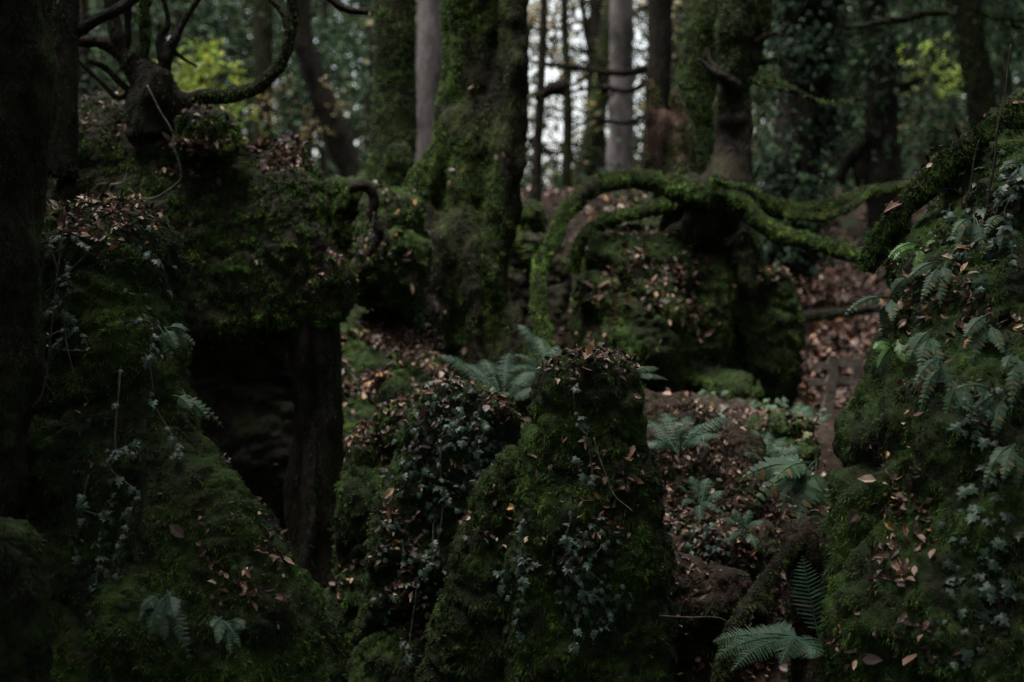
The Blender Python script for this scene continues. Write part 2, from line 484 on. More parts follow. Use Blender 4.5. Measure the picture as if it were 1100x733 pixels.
def region(cx, cy, rx, ry, soft=0.5):
    def w(C, N):
        x, y = proj(C)
        d = np.hypot((x - cx) / rx, (y - cy) / ry)
        return np.clip((1 - d) / soft, 0, 1)
    return w

def both(*fs):
    def w(C, N):
        k = 1
        for f in fs: k = k * f(C, N)
        return k
    return w

def up(C, N): return np.clip(N[:, 2] - 0.15, 0, 1) ** 1.2
def shelf(C, N): return np.clip(N[:, 2] + 0.35, 0, 1) * np.clip(fbm(C * 4, 2) + 0.25, 0, 1)

def litter(label, V, F, spec, size, name='fallen_leaves'):
    """brown leaves lying on one surface: spec = [(count, weight)]"""
    out = []
    for n, w in spec:
        p, nn = sample(V, F, n, both(facing, w))
        if len(p): out += leaves_on(p, nn, size)
    o = build(name, out, M['brown_leaf'], smooth=False)
    return tag(o, label, 'fallen leaves', None, 'stuff')

def vine(V, start, end, n, jit=0.03, lift=0.012):
    q = np.linspace(start, end, n) + jit * rng.normal(size=(n, 3))
    out = []
    for c in q:
        k = np.argmin(((V - c) ** 2).sum(1)); out.append(V[k])
    out = np.array(out) * 0.8 + q * 0.2
    return out + np.array([0, -lift, 0.004])

def ivy(label, V, F, count, w, size, runs, group=None):
    p, n = sample(V, F, count, both(facing, w))
    base = p[np.argmin(p[:, 2])]
    root = empty('ivy', base, label, 'ivy', group)
    extra_p, extra_n = [], []
    for (a, b, Y0, m) in runs:
        c = vine(V, P(*a, Y0), P(*b, Y0), m)
        build('stem', T(c, 0.0035, 4 * m, 5), M['twig'], root)
        s = spline(c, 5 * m); keep = rng.random(len(s)) < 0.6
        extra_p.append(s[keep]); extra_n.append(np.tile([0, -0.9, 0.4], (keep.sum(), 1)))
    if extra_p:
        p = np.vstack([p] + extra_p); n = np.vstack([n] + extra_n)
    build('foliage', ivy_on(p, nrm(n), size), M['ivy'], root, smooth=False)
    return root

STEEP = lambda C, N: np.clip(1.1 - N[:, 2], 0.1, 1)

# left pillar in front
o, V1, F1 = boulder('boulder', 'tall moss draped boulder in the left foreground with ivy and a spreading foot',
    [loft([(214, 66, 112, 5.0), (221, 35, 145, 4.92), (236, 5, 168, 4.85), (262, -15, 179, 4.75), (320, -20, 182, 4.7), (400, -25, 192), (450, -30, 208), (500, -35, 236), (540, -40, 258), (600, -50, 290), (660, -55, 322), (733, -60, 340), (830, -60, 350)], 4.7, .75, .55, ex=3.6),
     loft([(495, 190, 225), (520, 175, 255), (560, 150, 288), (620, 110, 324), (680, 80, 348), (733, 60, 362), (830, 50, 375)], 4.4, .75, .42, ex=3)],
    .026, 62000, .026, .0055, thr=-.2, disp=dict(big=(1.2, .04), mid=(3.5, .04), small=(12, .02), crack=.04))
litter('brown leaves caught on top and along the sloping foot of the left pillar boulder', V1, F1,
    [(520, both(region(115, 240, 80, 35), up)), (210, both(region(255, 560, 60, 110), shelf)), (90, both(region(300, 650, 60, 60), shelf)), (150, shelf)], .042)
ivy('sparse ivy trailing down the dark face of the left pillar boulder', V1, F1, 60, both(region(120, 560, 70, 130), STEEP), .034,
    [((92, 520), (112, 700), 4.25, 12), ((118, 430), (128, 600), 4.25, 10), ((165, 330), (185, 480), 4.35, 8)])
ivy('pale ivy sprigs climbing the upper edge of the left pillar boulder', V1, F1, 26, region(160, 310, 30, 80), .032,
    [((48, 230), (38, 420), 4.3, 12), ((62, 235), (55, 380), 4.3, 12)])

boulder('boulder', 'low mossy rock cut off by the lower left corner',
    [loft([(566, -40, 10), (576, -50, 30), (600, -60, 42), (650, -65, 46), (733, -70, 47), (830, -75, 48)], 3.7, .9, .3)],
    .024, 9000, .022, .0048, moss='moss_dark', disp=dict(big=(1.5, .03), mid=(4, .03), small=(14, .015)))

# large overhanging mass behind it
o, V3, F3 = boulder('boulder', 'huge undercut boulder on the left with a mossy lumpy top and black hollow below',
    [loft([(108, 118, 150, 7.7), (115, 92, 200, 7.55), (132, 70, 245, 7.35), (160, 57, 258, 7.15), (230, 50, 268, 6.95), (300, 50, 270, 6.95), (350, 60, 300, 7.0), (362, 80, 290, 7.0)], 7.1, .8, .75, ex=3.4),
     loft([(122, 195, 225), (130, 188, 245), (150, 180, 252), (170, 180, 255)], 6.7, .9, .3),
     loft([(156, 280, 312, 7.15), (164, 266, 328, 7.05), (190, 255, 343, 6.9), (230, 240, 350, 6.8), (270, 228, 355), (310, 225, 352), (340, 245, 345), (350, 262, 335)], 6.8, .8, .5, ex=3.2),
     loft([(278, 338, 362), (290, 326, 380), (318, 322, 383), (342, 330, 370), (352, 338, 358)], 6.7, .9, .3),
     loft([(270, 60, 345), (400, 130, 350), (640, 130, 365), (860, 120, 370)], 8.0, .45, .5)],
    .034, 60000, .030, .007, thr=-.35, moss='moss_lit', disp=dict(big=(1.0, .05), mid=(2.6, .05), small=(9, .026), strata=.03, crack=.03), mat='rock_dark', moss_dn=lambda C, N: np.clip(1.2 - (C[:, 1] - 7.0) * 1.6, .03, 1) * np.clip(.5 + (C[:, 2] - 2.25 - .25 * np.clip((C[:, 0] + 1.45) * -3, -1, 1)) * 2.2 + .5 * fbm(C * 2, 2) + .2, .03, 1))  # bare rock lower down; thinner moss also puts the overhang's shade into the colour
litter('brown leaves scattered over the lumpy top of the huge undercut boulder', V3, F3,
    [(420, both(region(170, 130, 120, 40), up)), (420, both(region(230, 172, 90, 26), shelf)), (260, both(region(305, 170, 40, 20), up)), (130, both(region(345, 290, 40, 40), shelf)), (100, shelf)], .055)

boulder('boulder', 'mossy boulder with a looping root between the main tree and the huge undercut boulder',
    [loft([(190, 355, 395), (196, 343, 425), (225, 337, 448), (300, 342, 462), (360, 352, 470), (460, 360, 480)], 8.9, .8, .6),
     loft([(205, 405, 430), (215, 395, 445), (260, 385, 455), (330, 385, 450)], 8.3, .9, .3)],
    .04, 24000, .030, .008, thr=-.05, moss='moss_lit', disp=dict(big=(1.0, .10), mid=(2.6, .08), small=(8, .03)))
V4, F4 = SURF[-1]
litter('brown leaves clinging to the boulder left of the main tree', V4, F4, [(420, both(region(395, 300, 70, 110), shelf)), (120, up)], .062)

o, Vs2, Fs2 = boulder('boulder', 'leaf covered rocky slope running down from the oak roots to the front mounds',
    [loft([(275, 385, 425, 8.95), (300, 368, 445, 8.8), (345, 358, 458, 8.5), (385, 355, 480, 8.2), (430, 350, 505, 7.8), (480, 345, 530, 7.4), (580, 345, 540, 7.2)], 8, .6, .6)],
    .032, 16000, .026, .007, thr=.05, disp=dict(big=(1.0, .08), mid=(2.6, .07), small=(9, .03)))
litter('brown leaves lying thick on the rocky slope left of the oak roots', Vs2, Fs2, [(1500, both(region(415, 400, 75, 60, .3), lambda C, N: np.clip(N[:, 2] + .3, 0, 1) * np.clip(fbm(C * 3, 2) + .35, 0, 1)))], .058)
o, V5, F5 = boulder('boulder', 'small mossy knob standing in leaf litter below the main tree',
    [loft([(408, 420, 432), (415, 414, 438), (430, 410, 442), (450, 406, 446), (480, 404, 450)], 6.9, .9, .3)],
    .02, 2500, .026, .007, disp=dict(big=(1.5, .02), mid=(5, .02), small=(14, .012)), moss='moss')

o, V6, F6 = boulder('boulder', 'leaf topped mossy mound left of the ivy covered boulder',
    [loft([(436, 405, 450), (446, 388, 472), (470, 374, 486), (540, 366, 500), (620, 358, 510), (733, 350, 520), (850, 345, 525)], 6.2, .8, .55)],
    .028, 24000, .028, .0065, thr=-.15, disp=dict(big=(1.3, .07), mid=(3.2, .06), small=(11, .022)))
litter('brown leaves heaped on the leaf topped mound', V6, F6, [(320, both(region(425, 455, 70, 40), up)), (240, both(region(400, 560, 60, 130), shelf))], .048)

o, V7, F7 = boulder('boulder', 'sloping boulder cloaked in dark ivy beside the central boulder',
    [loft([(416, 485, 525), (424, 466, 545), (450, 448, 553), (520, 420, 556), (580, 400, 560), (650, 380, 560), (733, 362, 565), (850, 350, 570)], 5.65, .75, .5)],
    .026, 30000, .025, .0058, thr=-.1, moss='moss_dark', disp=dict(big=(1.3, .06), mid=(3.5, .05), small=(12, .02)))
litter('brown leaves among the ivy of the sloping boulder', V7, F7, [(300, both(region(505, 440, 60, 40), shelf)), (480, both(region(470, 580, 90, 150), shelf))], .043)
ivy('dense dark ivy spilling over the sloping boulder', V7, F7, 380, both(region(495, 475, 75, 85, .6), lambda C, N: np.clip(fbm(C * 5, 2) + .5, 0, 1)), .036,
    [((500, 430), (455, 600), 5.2, 12), ((520, 440), (500, 560), 5.2, 10)])
ivy('thin scatter of ivy leaves low on the sloping boulder', V7, F7, 130, region(435, 590, 70, 110, .6), .036, [((440, 560), (425, 690), 5.1, 10)])

# central boulder
o, V8, F8 = boulder('boulder', 'central dome topped mossy boulder crowned with brown leaves',
    [loft([(378, 608, 650), (383, 590, 674), (394, 580, 684), (412, 574, 686), (440, 568, 686), (470, 562, 694), (520, 556, 708), (580, 551, 718), (650, 546, 721), (733, 546, 719), (850, 546, 719)], 5.0, .8, .42),
     loft([(482, 545, 562), (500, 533, 566), (530, 512, 566), (600, 484, 568), (670, 464, 570), (733, 448, 570), (850, 430, 570)], 5.2, .9, .3)],
    .022, 70000, .025, .0052, thr=-.3, lay=.75, disp=dict(big=(1.4, .03), mid=(3.8, .032), small=(12, .02), crack=.03))
litter('brown leaves crowning the central boulder and stuck to its sides', V8, F8,
    [(300, both(region(633, 392, 62, 24), up)), (150, both(region(640, 560, 90, 120), shelf)), (60, both(region(520, 545, 30, 50), shelf)), (90, shelf)], .040)
ivy('patch of ivy hanging on the front face of the central boulder', V8, F8, 130, both(region(635, 620, 55, 90, .7), STEEP), .034,
    [((610, 560), (620, 690), 4.6, 10), ((640, 600), (650, 690), 4.6, 8), ((620, 430), (632, 500), 4.6, 7)])
ivy('few pale ivy leaves in the crease left of the central boulder', V8, F8, 22, region(543, 640, 12, 40), .04, [((545, 560), (546, 690), 4.72, 8)])

# right-centre rock under the yew
o, V9, F9 = boulder('boulder', 'broad mossy boulder gripped by arching roots right of the main tree',
    [loft([(210, 662, 735, 10.4), (222, 640, 780, 10.3), (245, 630, 800, 10.1), (280, 624, 803, 9.8), (330, 622, 796, 9.4), (380, 622, 768, 9.15), (408, 640, 745, 9.05), (420, 660, 730, 9.0)], 9.6, .55, .75),
     loft([(228, 655, 700, 9.5), (240, 640, 730, 9.45), (275, 636, 742, 9.2), (330, 632, 738, 8.95), (380, 628, 722, 8.85), (408, 636, 700, 8.85)], 9.2, .6, .45),
     loft([(268, 755, 785, 9.3), (285, 735, 800, 9.2), (330, 735, 800, 9.1), (375, 735, 790, 9.1), (400, 745, 782, 9.1)], 9.2, .8, .4),
     loft([(283, 800, 838), (292, 789, 856), (340, 784, 866), (390, 790, 868), (430, 805, 858), (446, 818, 846)], 9.35, .8, .5),
     loft([(395, 752, 800, 9.1), (408, 745, 815, 9.0), (425, 752, 822, 8.95), (440, 770, 815, 8.95)], 9.0, .8, .3),
     loft([(330, 632, 680), (400, 622, 690), (470, 610, 700), (520, 610, 700)], 9.2, .6, .5),
     loft([(330, 640, 860), (480, 630, 855), (540, 630, 850)], 10.7, .4, .5)],
    .036, 62000, .026, .008, thr=.0, moss='moss_lit', disp=dict(big=(.9, .09), mid=(2.4, .06), small=(10, .028), strata=.012))
litter('brown leaves on top of and beneath the roots of the broad root gripped boulder', V9, F9,
    [(500, both(region(690, 236, 70, 30), up)), (1500, both(region(700, 320, 105, 85), lambda C, N: np.clip(N[:, 2] + .5, 0, 1) * np.clip(fbm(C * 3, 3) + .2, 0, 1))), (230, both(region(815, 300, 40, 25), up)), (100, shelf)], .062)
o, Vl, Fl = boulder('boulder', 'low mossy hump at the foot of the broad root gripped boulder',
    [loft([(436, 815, 838), (442, 800, 850), (460, 792, 856), (500, 788, 860)], 8.4, .9, .4)], .035, 4000, .032, .008, disp=dict(big=(1, .05), mid=(3, .04), small=(9, .02)))
o, V10, F10 = boulder('boulder', 'two tiered mossy rock in the dark gap right of the main tree',
    [loft([(220, 548, 572), (226, 540, 584), (243, 538, 588), (252, 545, 582)], 11.0, .9, .4), loft([(250, 545, 580), (258, 538, 590), (275, 540, 588), (288, 548, 580)], 10.6, .9, .4),
     loft([(280, 540, 610), (330, 540, 612), (430, 540, 620)], 11.75, .9, .7)],
    .04, 8000, .034, .009, moss='moss_lit', mat='rock_dark', moss_dn=lambda C, N: np.clip(.1 + (C[:, 2] - 2.38) * 6, .02, 1), disp=dict(big=(1, .06), mid=(3, .05), small=(8, .03)), lay=.5)  # moss thinned low down so the dark rock stands for the gap's shade

# right-hand mound
o, V11, F11 = boulder('boulder', 'steep fern and ivy clad mossy mound filling the right edge',
    [loft([(112, 1100, 1200, 5.2), (140, 1066, 1250, 5.15), (170, 1036, 1290, 5.1), (210, 1004, 1310, 5.0), (250, 980, 1310, 4.9), (290, 970, 1310, 4.8), (330, 978, 1310, 4.7), (380, 962, 1310, 4.6), (430, 936, 1310, 4.5), (500, 914, 1320, 4.4), (560, 908, 1330, 4.35), (640, 904, 1340, 4.3), (733, 894, 1340, 4.3), (850, 888, 1340, 4.3)], 4.6, .75, .5, ex=2.3)],
    .027, 80000, .026, .0055, thr=-.2, lay=.65, disp=dict(big=(1.2, .09), mid=(3.2, .06), small=(11, .022)))
litter('brown and amber leaves strewn down the steep right hand mound', V11, F11,
    [(420, both(region(1040, 330, 110, 130), lambda C, N: np.clip(fbm(C * 4, 2) + .15, 0, 1))), (260, both(region(1000, 560, 110, 160), lambda C, N: np.clip(fbm(C * 5, 2) - .1, 0, 1) * np.clip(N[:, 2] + .3, 0, 1))), (60, both(region(960, 690, 70, 60), shelf))], .046)
ivy('ivy leaves dotted down the shaded lower face of the right hand mound', V11, F11, 70, region(1050, 620, 60, 110, .6), .042,
    [((1062, 560), (1068, 720), 4.0, 12), ((1052, 380), (1058, 520), 4.05, 10)])
ivy('pale ivy cluster high on the right hand mound by the frame edge', V11, F11, 90, region(1060, 240, 50, 90, .6), .05, [((1085, 150), (1070, 300), 4.6, 8)])

o, Vb, Fb = boulder('boulder', 'leaf strewn bank rising behind the right shoulder of the central boulder',
    [loft([(430, 690, 725, 6.9), (445, 682, 770, 6.8), (480, 678, 800, 6.5), (530, 680, 822, 6.2), (580, 690, 835, 6.0), (680, 690, 840, 5.9)], 6.4, .7, .5)],
    .026, 26000, .022, .006, moss='moss', mat='soil', thr=-.4, disp=dict(big=(1.4, .08), mid=(3.4, .08), small=(10, .03)))
litter('brown leaves strewn thickly over the bank behind the central boulder', Vb, Fb, [(800, both(region(760, 500, 100, 100, .3), lambda C, N: np.clip(N[:, 2] + .2, 0, 1) * np.clip(fbm(C * 3, 2) + .3, 0, 1)))], .042)
o, Vb, Fb = boulder('boulder', 'ferny hummock at the back of the leafy hollow',
    [loft([(448, 815, 850), (458, 800, 866), (490, 792, 876), (540, 790, 884), (640, 790, 890)], 7.0, .9, .4)],
    .03, 8000, .028, .0065, thr=.0, disp=dict(big=(1.4, .06), mid=(3.4, .06), small=(10, .025)))
Vb0, Fb0 = SURF[-2]
litter('brown leaves sliding down the steep front of the leaf strewn bank', Vb0, Fb0, [(700, both(region(745, 590, 70, 80, .3), lambda C, N: np.clip(fbm(C * 4, 2) + .4, 0, 1)))], .046)
ivy('ivy trailing down the steep front of the leaf strewn bank', Vb0, Fb0, 190, region(745, 600, 60, 70, .5), .034, [((735, 540), (730, 650), 5.5, 8), ((765, 545), (770, 640), 5.5, 8)])
litter('brown leaves over the ferny hummock', Vb, Fb, [(360, shelf)], .05)
pts, nn = sample(GV, GT, 2600, lambda C, N: (region(760, 640, 90, 120, .3)(C, N)) * (C[:, 1] < 7) * (C[:, 1] > 4))
tag(build('fallen_leaves', leaves_on(pts, nn, .05, .7, .01), M['brown_leaf'], smooth=False), 'dim brown leaves on the floor of the hollow beside the slanting root', 'fallen leaves', None, 'stuff')
o, V12, F12 = boulder('boulder', 'dark mossy bank ending in a sloping root below the leafy hollow',
    [loft([(560, 850, 905), (575, 838, 915), (600, 838, 920), (650, 845, 920), (850, 845, 920)], 5.2, .8, .3),
     loft([(600, 716, 760), (612, 700, 800), (650, 690, 800), (850, 690, 800)], 5.6, .7, .3)],
    .024, 20000, .024, .0055, moss='moss_dark', mat='soil', disp=dict(big=(1.4, .05), mid=(4, .04), small=(13, .017)))

litter('few brown leaves on the dark mossy bank by the slanting root', V12, F12, [(240, shelf)], .045)
# ------------------------------------------------------------------ leaf litter on the ground
def gw(C, N):
    Y = C[:, 1]; x = C[:, 0]
    k = (Y > 4.5) & (Y < 30) & (np.abs(x) < Y * .42 + .3)
    return k / np.maximum(Y, 5) ** 1.6
pts, nn = sample(GV, GT, 15000, gw)
far_ = pts[:, 1] > 11
lo = leaves_on(pts[~far_], nn[~far_], .055, .5, .012) + leaves_on(pts[far_], nn[far_], .12, .6, .02)
pts, nn = sample(GV, GT, 15000, lambda C, N: (region(890, 345, 60, 105, .3)(C, N)) * (C[:, 1] > 8.6) * (C[:, 1] < 22))
lo += leaves_on(pts, nn, .10, .9, .03)
pts, nn = sample(GV, GT, 3200, lambda C, N: (region(790, 530, 110, 90, .3)(C, N)) * (C[:, 1] < 8))
lo += leaves_on(pts, nn, .045, .5, .012)
pts, nn = sample(GV, GT, 1600, lambda C, N: (region(410, 420, 80, 50, .3)(C, N)) * (C[:, 1] < 8.5))
lo += leaves_on(pts, nn, .055, .5, .012)
tag(build('leaf_litter', lo, M['brown_leaf'], smooth=False), 'carpet of brown beech leaves over the woodland floor', 'leaf litter', None, 'stuff')

pts, nn = sample(GV, GT, 26000, lambda C, N: gw(C, N) * (C[:, 1] < 12) * np.clip(fbm(C * 1.7, 3) + .1, 0, 1))
tag(build('ground_moss', blades(pts, nn, .032, .009, .2), M['moss_dark'], smooth=False), 'patches of moss over the ground between the boulders', 'moss', None, 'stuff')
pts, nn = sample(GV, GT, 150, lambda C, N: (region(795, 480, 105, 60, .5)(C, N)) * (C[:, 1] < 8.5) * np.clip(fbm(C * 3, 2) + .1, 0, 1))
pts = pts + nn * rng.uniform(.02, .10, (len(pts), 1))
tag(build('ground_ivy', ivy_on(pts, nn, .055), M['poly'], smooth=False), 'low grey green ground plants spread over the leafy hollow', 'ground plants', None, 'stuff')

# ------------------------------------------------------------------ trees
def mossed(root, V, F, n, L, W, moss='moss', thr=-.3, wf=None, lay=.7):
    sd = rng.uniform(0, 40, 3)
    def w(C, N):
        k = np.clip((fbm(C * 1.8 + sd, 3) - thr) * 3, .03, 1) * facing(C, N) * np.clip(N[:, 2] + .8, .1, 1)
        return k * wf(C, N) if wf is not None else k
    p, n_ = sample(V, F, int(n * 2.2), w)
    return build('moss', blades(p, n_, L, W, lay), M[moss], root, smooth=False)

def spray(c, n, rx, ry, rz, size, clumps, droop=.5, clr=(.35, .2)):
    """foliage spread through a crown in drooping clumps"""
    cc = rng.normal(size=(clumps, 3)); cc = nrm(cc) * rng.random((clumps, 1)) ** .45
    cc = c + cc * [rx, ry, rz]
    ax = nrm(nrm((cc - c) * [1, 1, .2] + 1e-3) + rng.normal(size=(clumps, 3)) * .5 + [0, 0, -droop])
    k = rng.integers(0, clumps, n)
    t = rng.uniform(-.5, .5, n)[:, None]
    p = cc[k] + ax[k] * t * clr[0] * 2 * min(rx, rz) + rng.normal(size=(n, 3)) * clr[1] * min(rx, rz) * [.5, .5, .25]
    X = nrm(ax[k] + rng.normal(size=(n, 3)) * .6); Z = nrm(np.array([0, -.3, 1]) + rng.normal(size=(n, 3)) * .6)
    Y_ = nrm(np.cross(Z, X)); Z = np.cross(X, Y_)
    return spread(CARD_V, CARD_F, p, X, Y_, Z, size * rng.uniform(.5, 1.3, n))

# main tree
R = empty('oak_tree', P(478, 430, 9), 'massive moss covered oak with a flaring buttressed base in the centre', 'tree')
parts = [pxtube([(522, -420, 40), (521, -200, 42), (520, 0, 43), (520, 60, 40), (518, 110, 40), (508, 170, 44), (498, 240, 46), (488, 320, 52), (482, 400, 64), (478, 470, 75)], 9.1, 60, 28, amp=.16, freq=2.2, stretch=1.6),
         pxtube([(556, -60, 10), (554, 40, 13), (552, 90, 16), (549, 150, 15), (540, 220, 18), (530, 290, 17), (528, 340, 16), (534, 400, 20), (545, 450, 26)], 8.8, 40, 16, amp=.2, freq=3),
         pxtube([(486, 120, 4), (474, 155, 10), (462, 190, 17), (452, 220, 21), (440, 250, 23), (428, 310, 24), (418, 360, 28), (402, 420, 34), (395, 460, 38)], 8.92, 40, 16, amp=.25, freq=3),
         pxtube([(508, 130, 4, 8.98), (500, 180, 12, 8.88), (493, 225, 18, 8.8), (496, 270, 20), (505, 320, 20), (512, 380, 24), (516, 440, 30)], 8.72, 36, 16, amp=.25, freq=3),
         pxtube([(468, 250, 16), (462, 310, 20), (458, 370, 26), (452, 440, 34)], 8.7, 30, 16, amp=.25, freq=3),
         pxtube([(462, 225, 14), (436, 295, 20), (410, 350, 26), (380, 405, 34), (362, 460, 42)], 8.8, 30, 16, amp=.3, freq=3),
         pxtube([(548, 330, 12), (552, 380, 18), (566, 430, 26)], 8.75, 24, 14, amp=.25, freq=3),
         pball(553, 128, 8.9, 12, 12, 22)]
Vt, Ft = fuse(parts, .03); Vt = relax(Vt, Ft, 3)
seed = rng.uniform(0, 30, 3); Nt = vnormals(Vt, Ft)
q = Vt * [1, 1, .4]
Vt = Vt + Nt * (.09 * (np.abs(perlin(Vt * [6, 6, .7] + seed)) - .2) + .03 * fbm(q * 4 + seed, 3) + .035 * np.abs(perlin(q * 9 + seed)) + .02 * np.abs(perlin(Vt * 14)))[:, None]
build('trunk', (Vt, Ft), M['bark'], R)
mossed(R, Vt, Ft, 80000, .022, .008, 'moss_lit', thr=.0, wf=lambda C, N: (C[:, 2] < 6) * np.clip(.35 + .5 * np.clip(proj(C)[1] / 300, 0, 1) - .5 * N[:, 0] + .7 + 2.5 * np.clip(fbm(C * [9, 9, 1.2], 2), 0, .4), .05, 2))
SURF.append((Vt, Ft))
litter('few brown leaves stuck to the flaring roots of the big central oak', Vt, Ft, [(110, both(region(450, 350, 60, 90), shelf)), (60, shelf)], .06)
for (a, b, c, r) in [((522, -420), (420, -640), (250, -760), 22), ((522, -420), (600, -650), (760, -800), 24), ((522, -420), (520, -700), (500, -950), 26)]:
    build('branch', pxtube([(*a, r), (*b, r * .7), (*c, r * .4)], 9.1, 16, 10, amp=.2), M['bark_dark'], R)
build('crown', spray(P(470, -800, 9.2) + [-.6, 3.8, 3.4], 1500, 2.6, 2.0, 1.4, .22, 70, .2), M['far_leaf'], R, smooth=False)

def simple_tree(name, label, pts, Y, bark='bark', moss=None, nm=0, L=.04, W=.01, seg=16, amp=.14, crown=None, branches=(), group=None, freq=3, thr=-.2):
    base = P(pts[-1][0], pts[-1][1], pts[-1][3] if len(pts[-1]) > 3 else Y)
    R = empty(name, base, label, 'tree', group)
    V, F = pxtube(pts, Y, int(44 * seg / 8), seg * 2, amp=amp, freq=freq, stretch=1.5)
    build('trunk', (V, F), M[bark], R)
    if moss: mossed(R, V, F, nm, L, W, moss, thr=thr)
    for b in branches:
        build('branch', pxtube(b, Y, 5 * len(b), 8, amp=.25, freq=7, wig=.03), M[bark], R)
    if crown: build('crown', crown[0], M[crown[1]], R, smooth=False)
    return R, V, F

simple_tree('mossy_tree', 'dark trunk leaning along the left frame edge in front of everything',
    [(34, -900, 30), (24, -300, 40), (14, 0, 46), (4, 150, 45), (-3, 300, 46), (-8, 400, 46), (-16, 480, 42), (-34, 560, 44), (-52, 700, 56), (-60, 860, 66)], 4.25, 'bark', 'moss_dark', 15000, .022, .005, 24, .3, freq=5, thr=-.1,
    crown=(spray(P(20, -900, 4.3) + [-2.6, -1.8, 2.4], 3000, 2.4, 2.4, 1.0, .24, 60, .2), 'far_leaf'))
simple_tree('mossy_tree', 'slim dark trunk just behind the leaning left edge trunk',
    [(72, -600, 13), (70, -100, 15), (68, 30, 16), (67, 100, 17), (66, 190, 19)], 6.6, 'bark_dark', 'moss_dark', 1800, .03, .007, 12,
    branches=[[(66, 45, 6), (100, 28, 6), (128, 12, 6), (160, -14, 5), (230, -60, 4)]])

# stump tree on the huge boulder
R = empty('stunted_yew', P(170, 130, 6.9), 'stunted dark yew with a stumpy base and crooked limbs on the huge undercut boulder', 'tree')
V, F = fuse([pxtube([(172, 150, 40), (170, 118, 36), (164, 96, 28), (152, 78, 17), (138, 62, 12)], 6.9, 20, 16, amp=.3, freq=5),
             pxtube([(168, 110, 18), (172, 88, 14), (176, 74, 11)], 6.75, 12, 12, amp=.3, freq=5), pxtube([(185, 125, 18), (192, 112, 15), (205, 108, 11)], 6.8, 12, 12, amp=.3, freq=5)], .02)
V = relax(V, F, 2); build('trunk', (V, F), M['bark_dark'], R)
mossed(R, V, F, 1500, .03, .007, 'moss_dark')
limbs = [([(195, 111, 10), (222, 105, 8.5), (252, 103, 8), (280, 92, 7.5), (298, 72, 7), (308, 42, 6.5), (313, 5, 6.5), (314, -60, 6)], True),
         ([(140, 64, 10), (122, 52, 8), (104, 47, 7), (88, 46, 6), (72, 40, 5)], False), ([(140, 72, 9), (128, 45, 8.5), (120, 10, 8), (118, -60, 7)], False),
         ([(150, 78, 6), (156, 50, 5.5), (158, 10, 5.5), (163, -60, 5)], True), ([(176, 80, 7), (180, 55, 6), (192, 35, 4), (205, 12, 3), (225, -20, 3)], False),
         ([(176, 70, 5), (170, 40, 4), (178, 22, 3), (166, -30, 2)], False), ([(140, 100, 4), (125, 85, 3.5), (112, 72, 3), (96, 66, 2.5)], False), ([(150, 90, 3.5), (128, 105, 3), (112, 90, 2.5), (84, 66, 2)], False),
         ([(136, 50, 4), (136, 10, 4), (137, -40, 3.5)], False), ([(182, 50, 3), (196, 60, 2), (212, 72, 1.5)], False), ([(308, 30, 3.5), (300, 12, 3), (282, -10, 2.5)], False)]
for pts, ms in limbs:
    V, F = pxtube(pts, 6.9, 8 * len(pts), 9, amp=.25, freq=12, wig=.02)
    b = build('branch', (V, F), M['bark_dark'], R)
    if ms: mossed(b, V, F, 1600, .024, .006, 'moss_lit', thr=-.6, wf=lambda C, N: np.clip(N[:, 2] + .5, .05, 1))
for pts in ([(313, -5, 4), (340, -12, 4), (370, 8, 4), (395, 14, 3.5)], [(118, 0, 3), (150, -8, 3), (190, -30, 3)]):
    build('branch', pxtube(pts, 6.9, 24, 8, amp=.2, freq=12, wig=.02), M['bark_dark'], R)

simple_tree('mossy_tree', 'straight mossy trunk close behind the main oak on its left',
    [(424, -700, 18), (424, -200, 21), (424, 0, 22), (423, 100, 23), (421, 170, 25), (419, 230, 30)], 11.6, 'bark', 'moss', 14000, .04, .011, 18, .1, thr=-.3)
o, Vs, Fs = boulder('tree_stump', 'short round stump furred with moss beside the straight mossy trunk',
    [loft([(152, 420, 436), (157, 415, 441), (175, 413, 442), (195, 411, 444), (215, 408, 448)], 10.9, .95, .4)], .035, 3000, .04, .010, disp=dict(big=(1, .02), mid=(3, .03), small=(8, .02)), cat='tree stump', lay=.5)
simple_tree('beech_tree', 'pale grey smooth trunk seen between two mossy trunks left of centre',
    [(474, -700, 12), (470, -200, 14), (465, 0, 15), (460, 80, 15), (456, 150, 15), (452, 240, 17)], 15, 'bark_grey', None, 0, seg=16, amp=.08)

# rotten stump and the trees on the right-centre boulder
R = empty('tree_stump', P(722, 210, 10), 'jagged reddish rotten stump leaning beside the green trunk', 'tree stump')
V, F = fuse([pxtube([(728, 215, 26), (722, 180, 21), (712, 145, 17), (704, 118, 10), (698, 88, 2)], 10, 20, 18, amp=.3, freq=5), pxtube([(736, 200, 14), (736, 155, 11), (730, 122, 7), (722, 98, 1.5)], 10, 16, 10, amp=.3, freq=6),
             pxtube([(702, 200, 8), (700, 145, 7), (694, 104, 1.2)], 9.9, 12, 8, amp=.3, freq=6)], .02)
V = relax(V, F, 2); V = V + vnormals(V, F) * (.05 * np.abs(perlin(V * [9, 9, 1.5])))[:, None]
build('trunk', (V, F), M['dead_wood'], R); mossed(R, V, F, 1500, .035, .009, 'moss', thr=.1)
simple_tree('mossy_tree', 'green mossed trunk leaning over the rotten stump',
    [(782, -500, 19), (770, -150, 20), (760, 0, 21), (752, 60, 21), (745, 120, 22), (742, 180, 24), (742, 240, 28)], 10.6, 'bark', 'moss', 12000, .04, .010, 18, .14, thr=-.35)

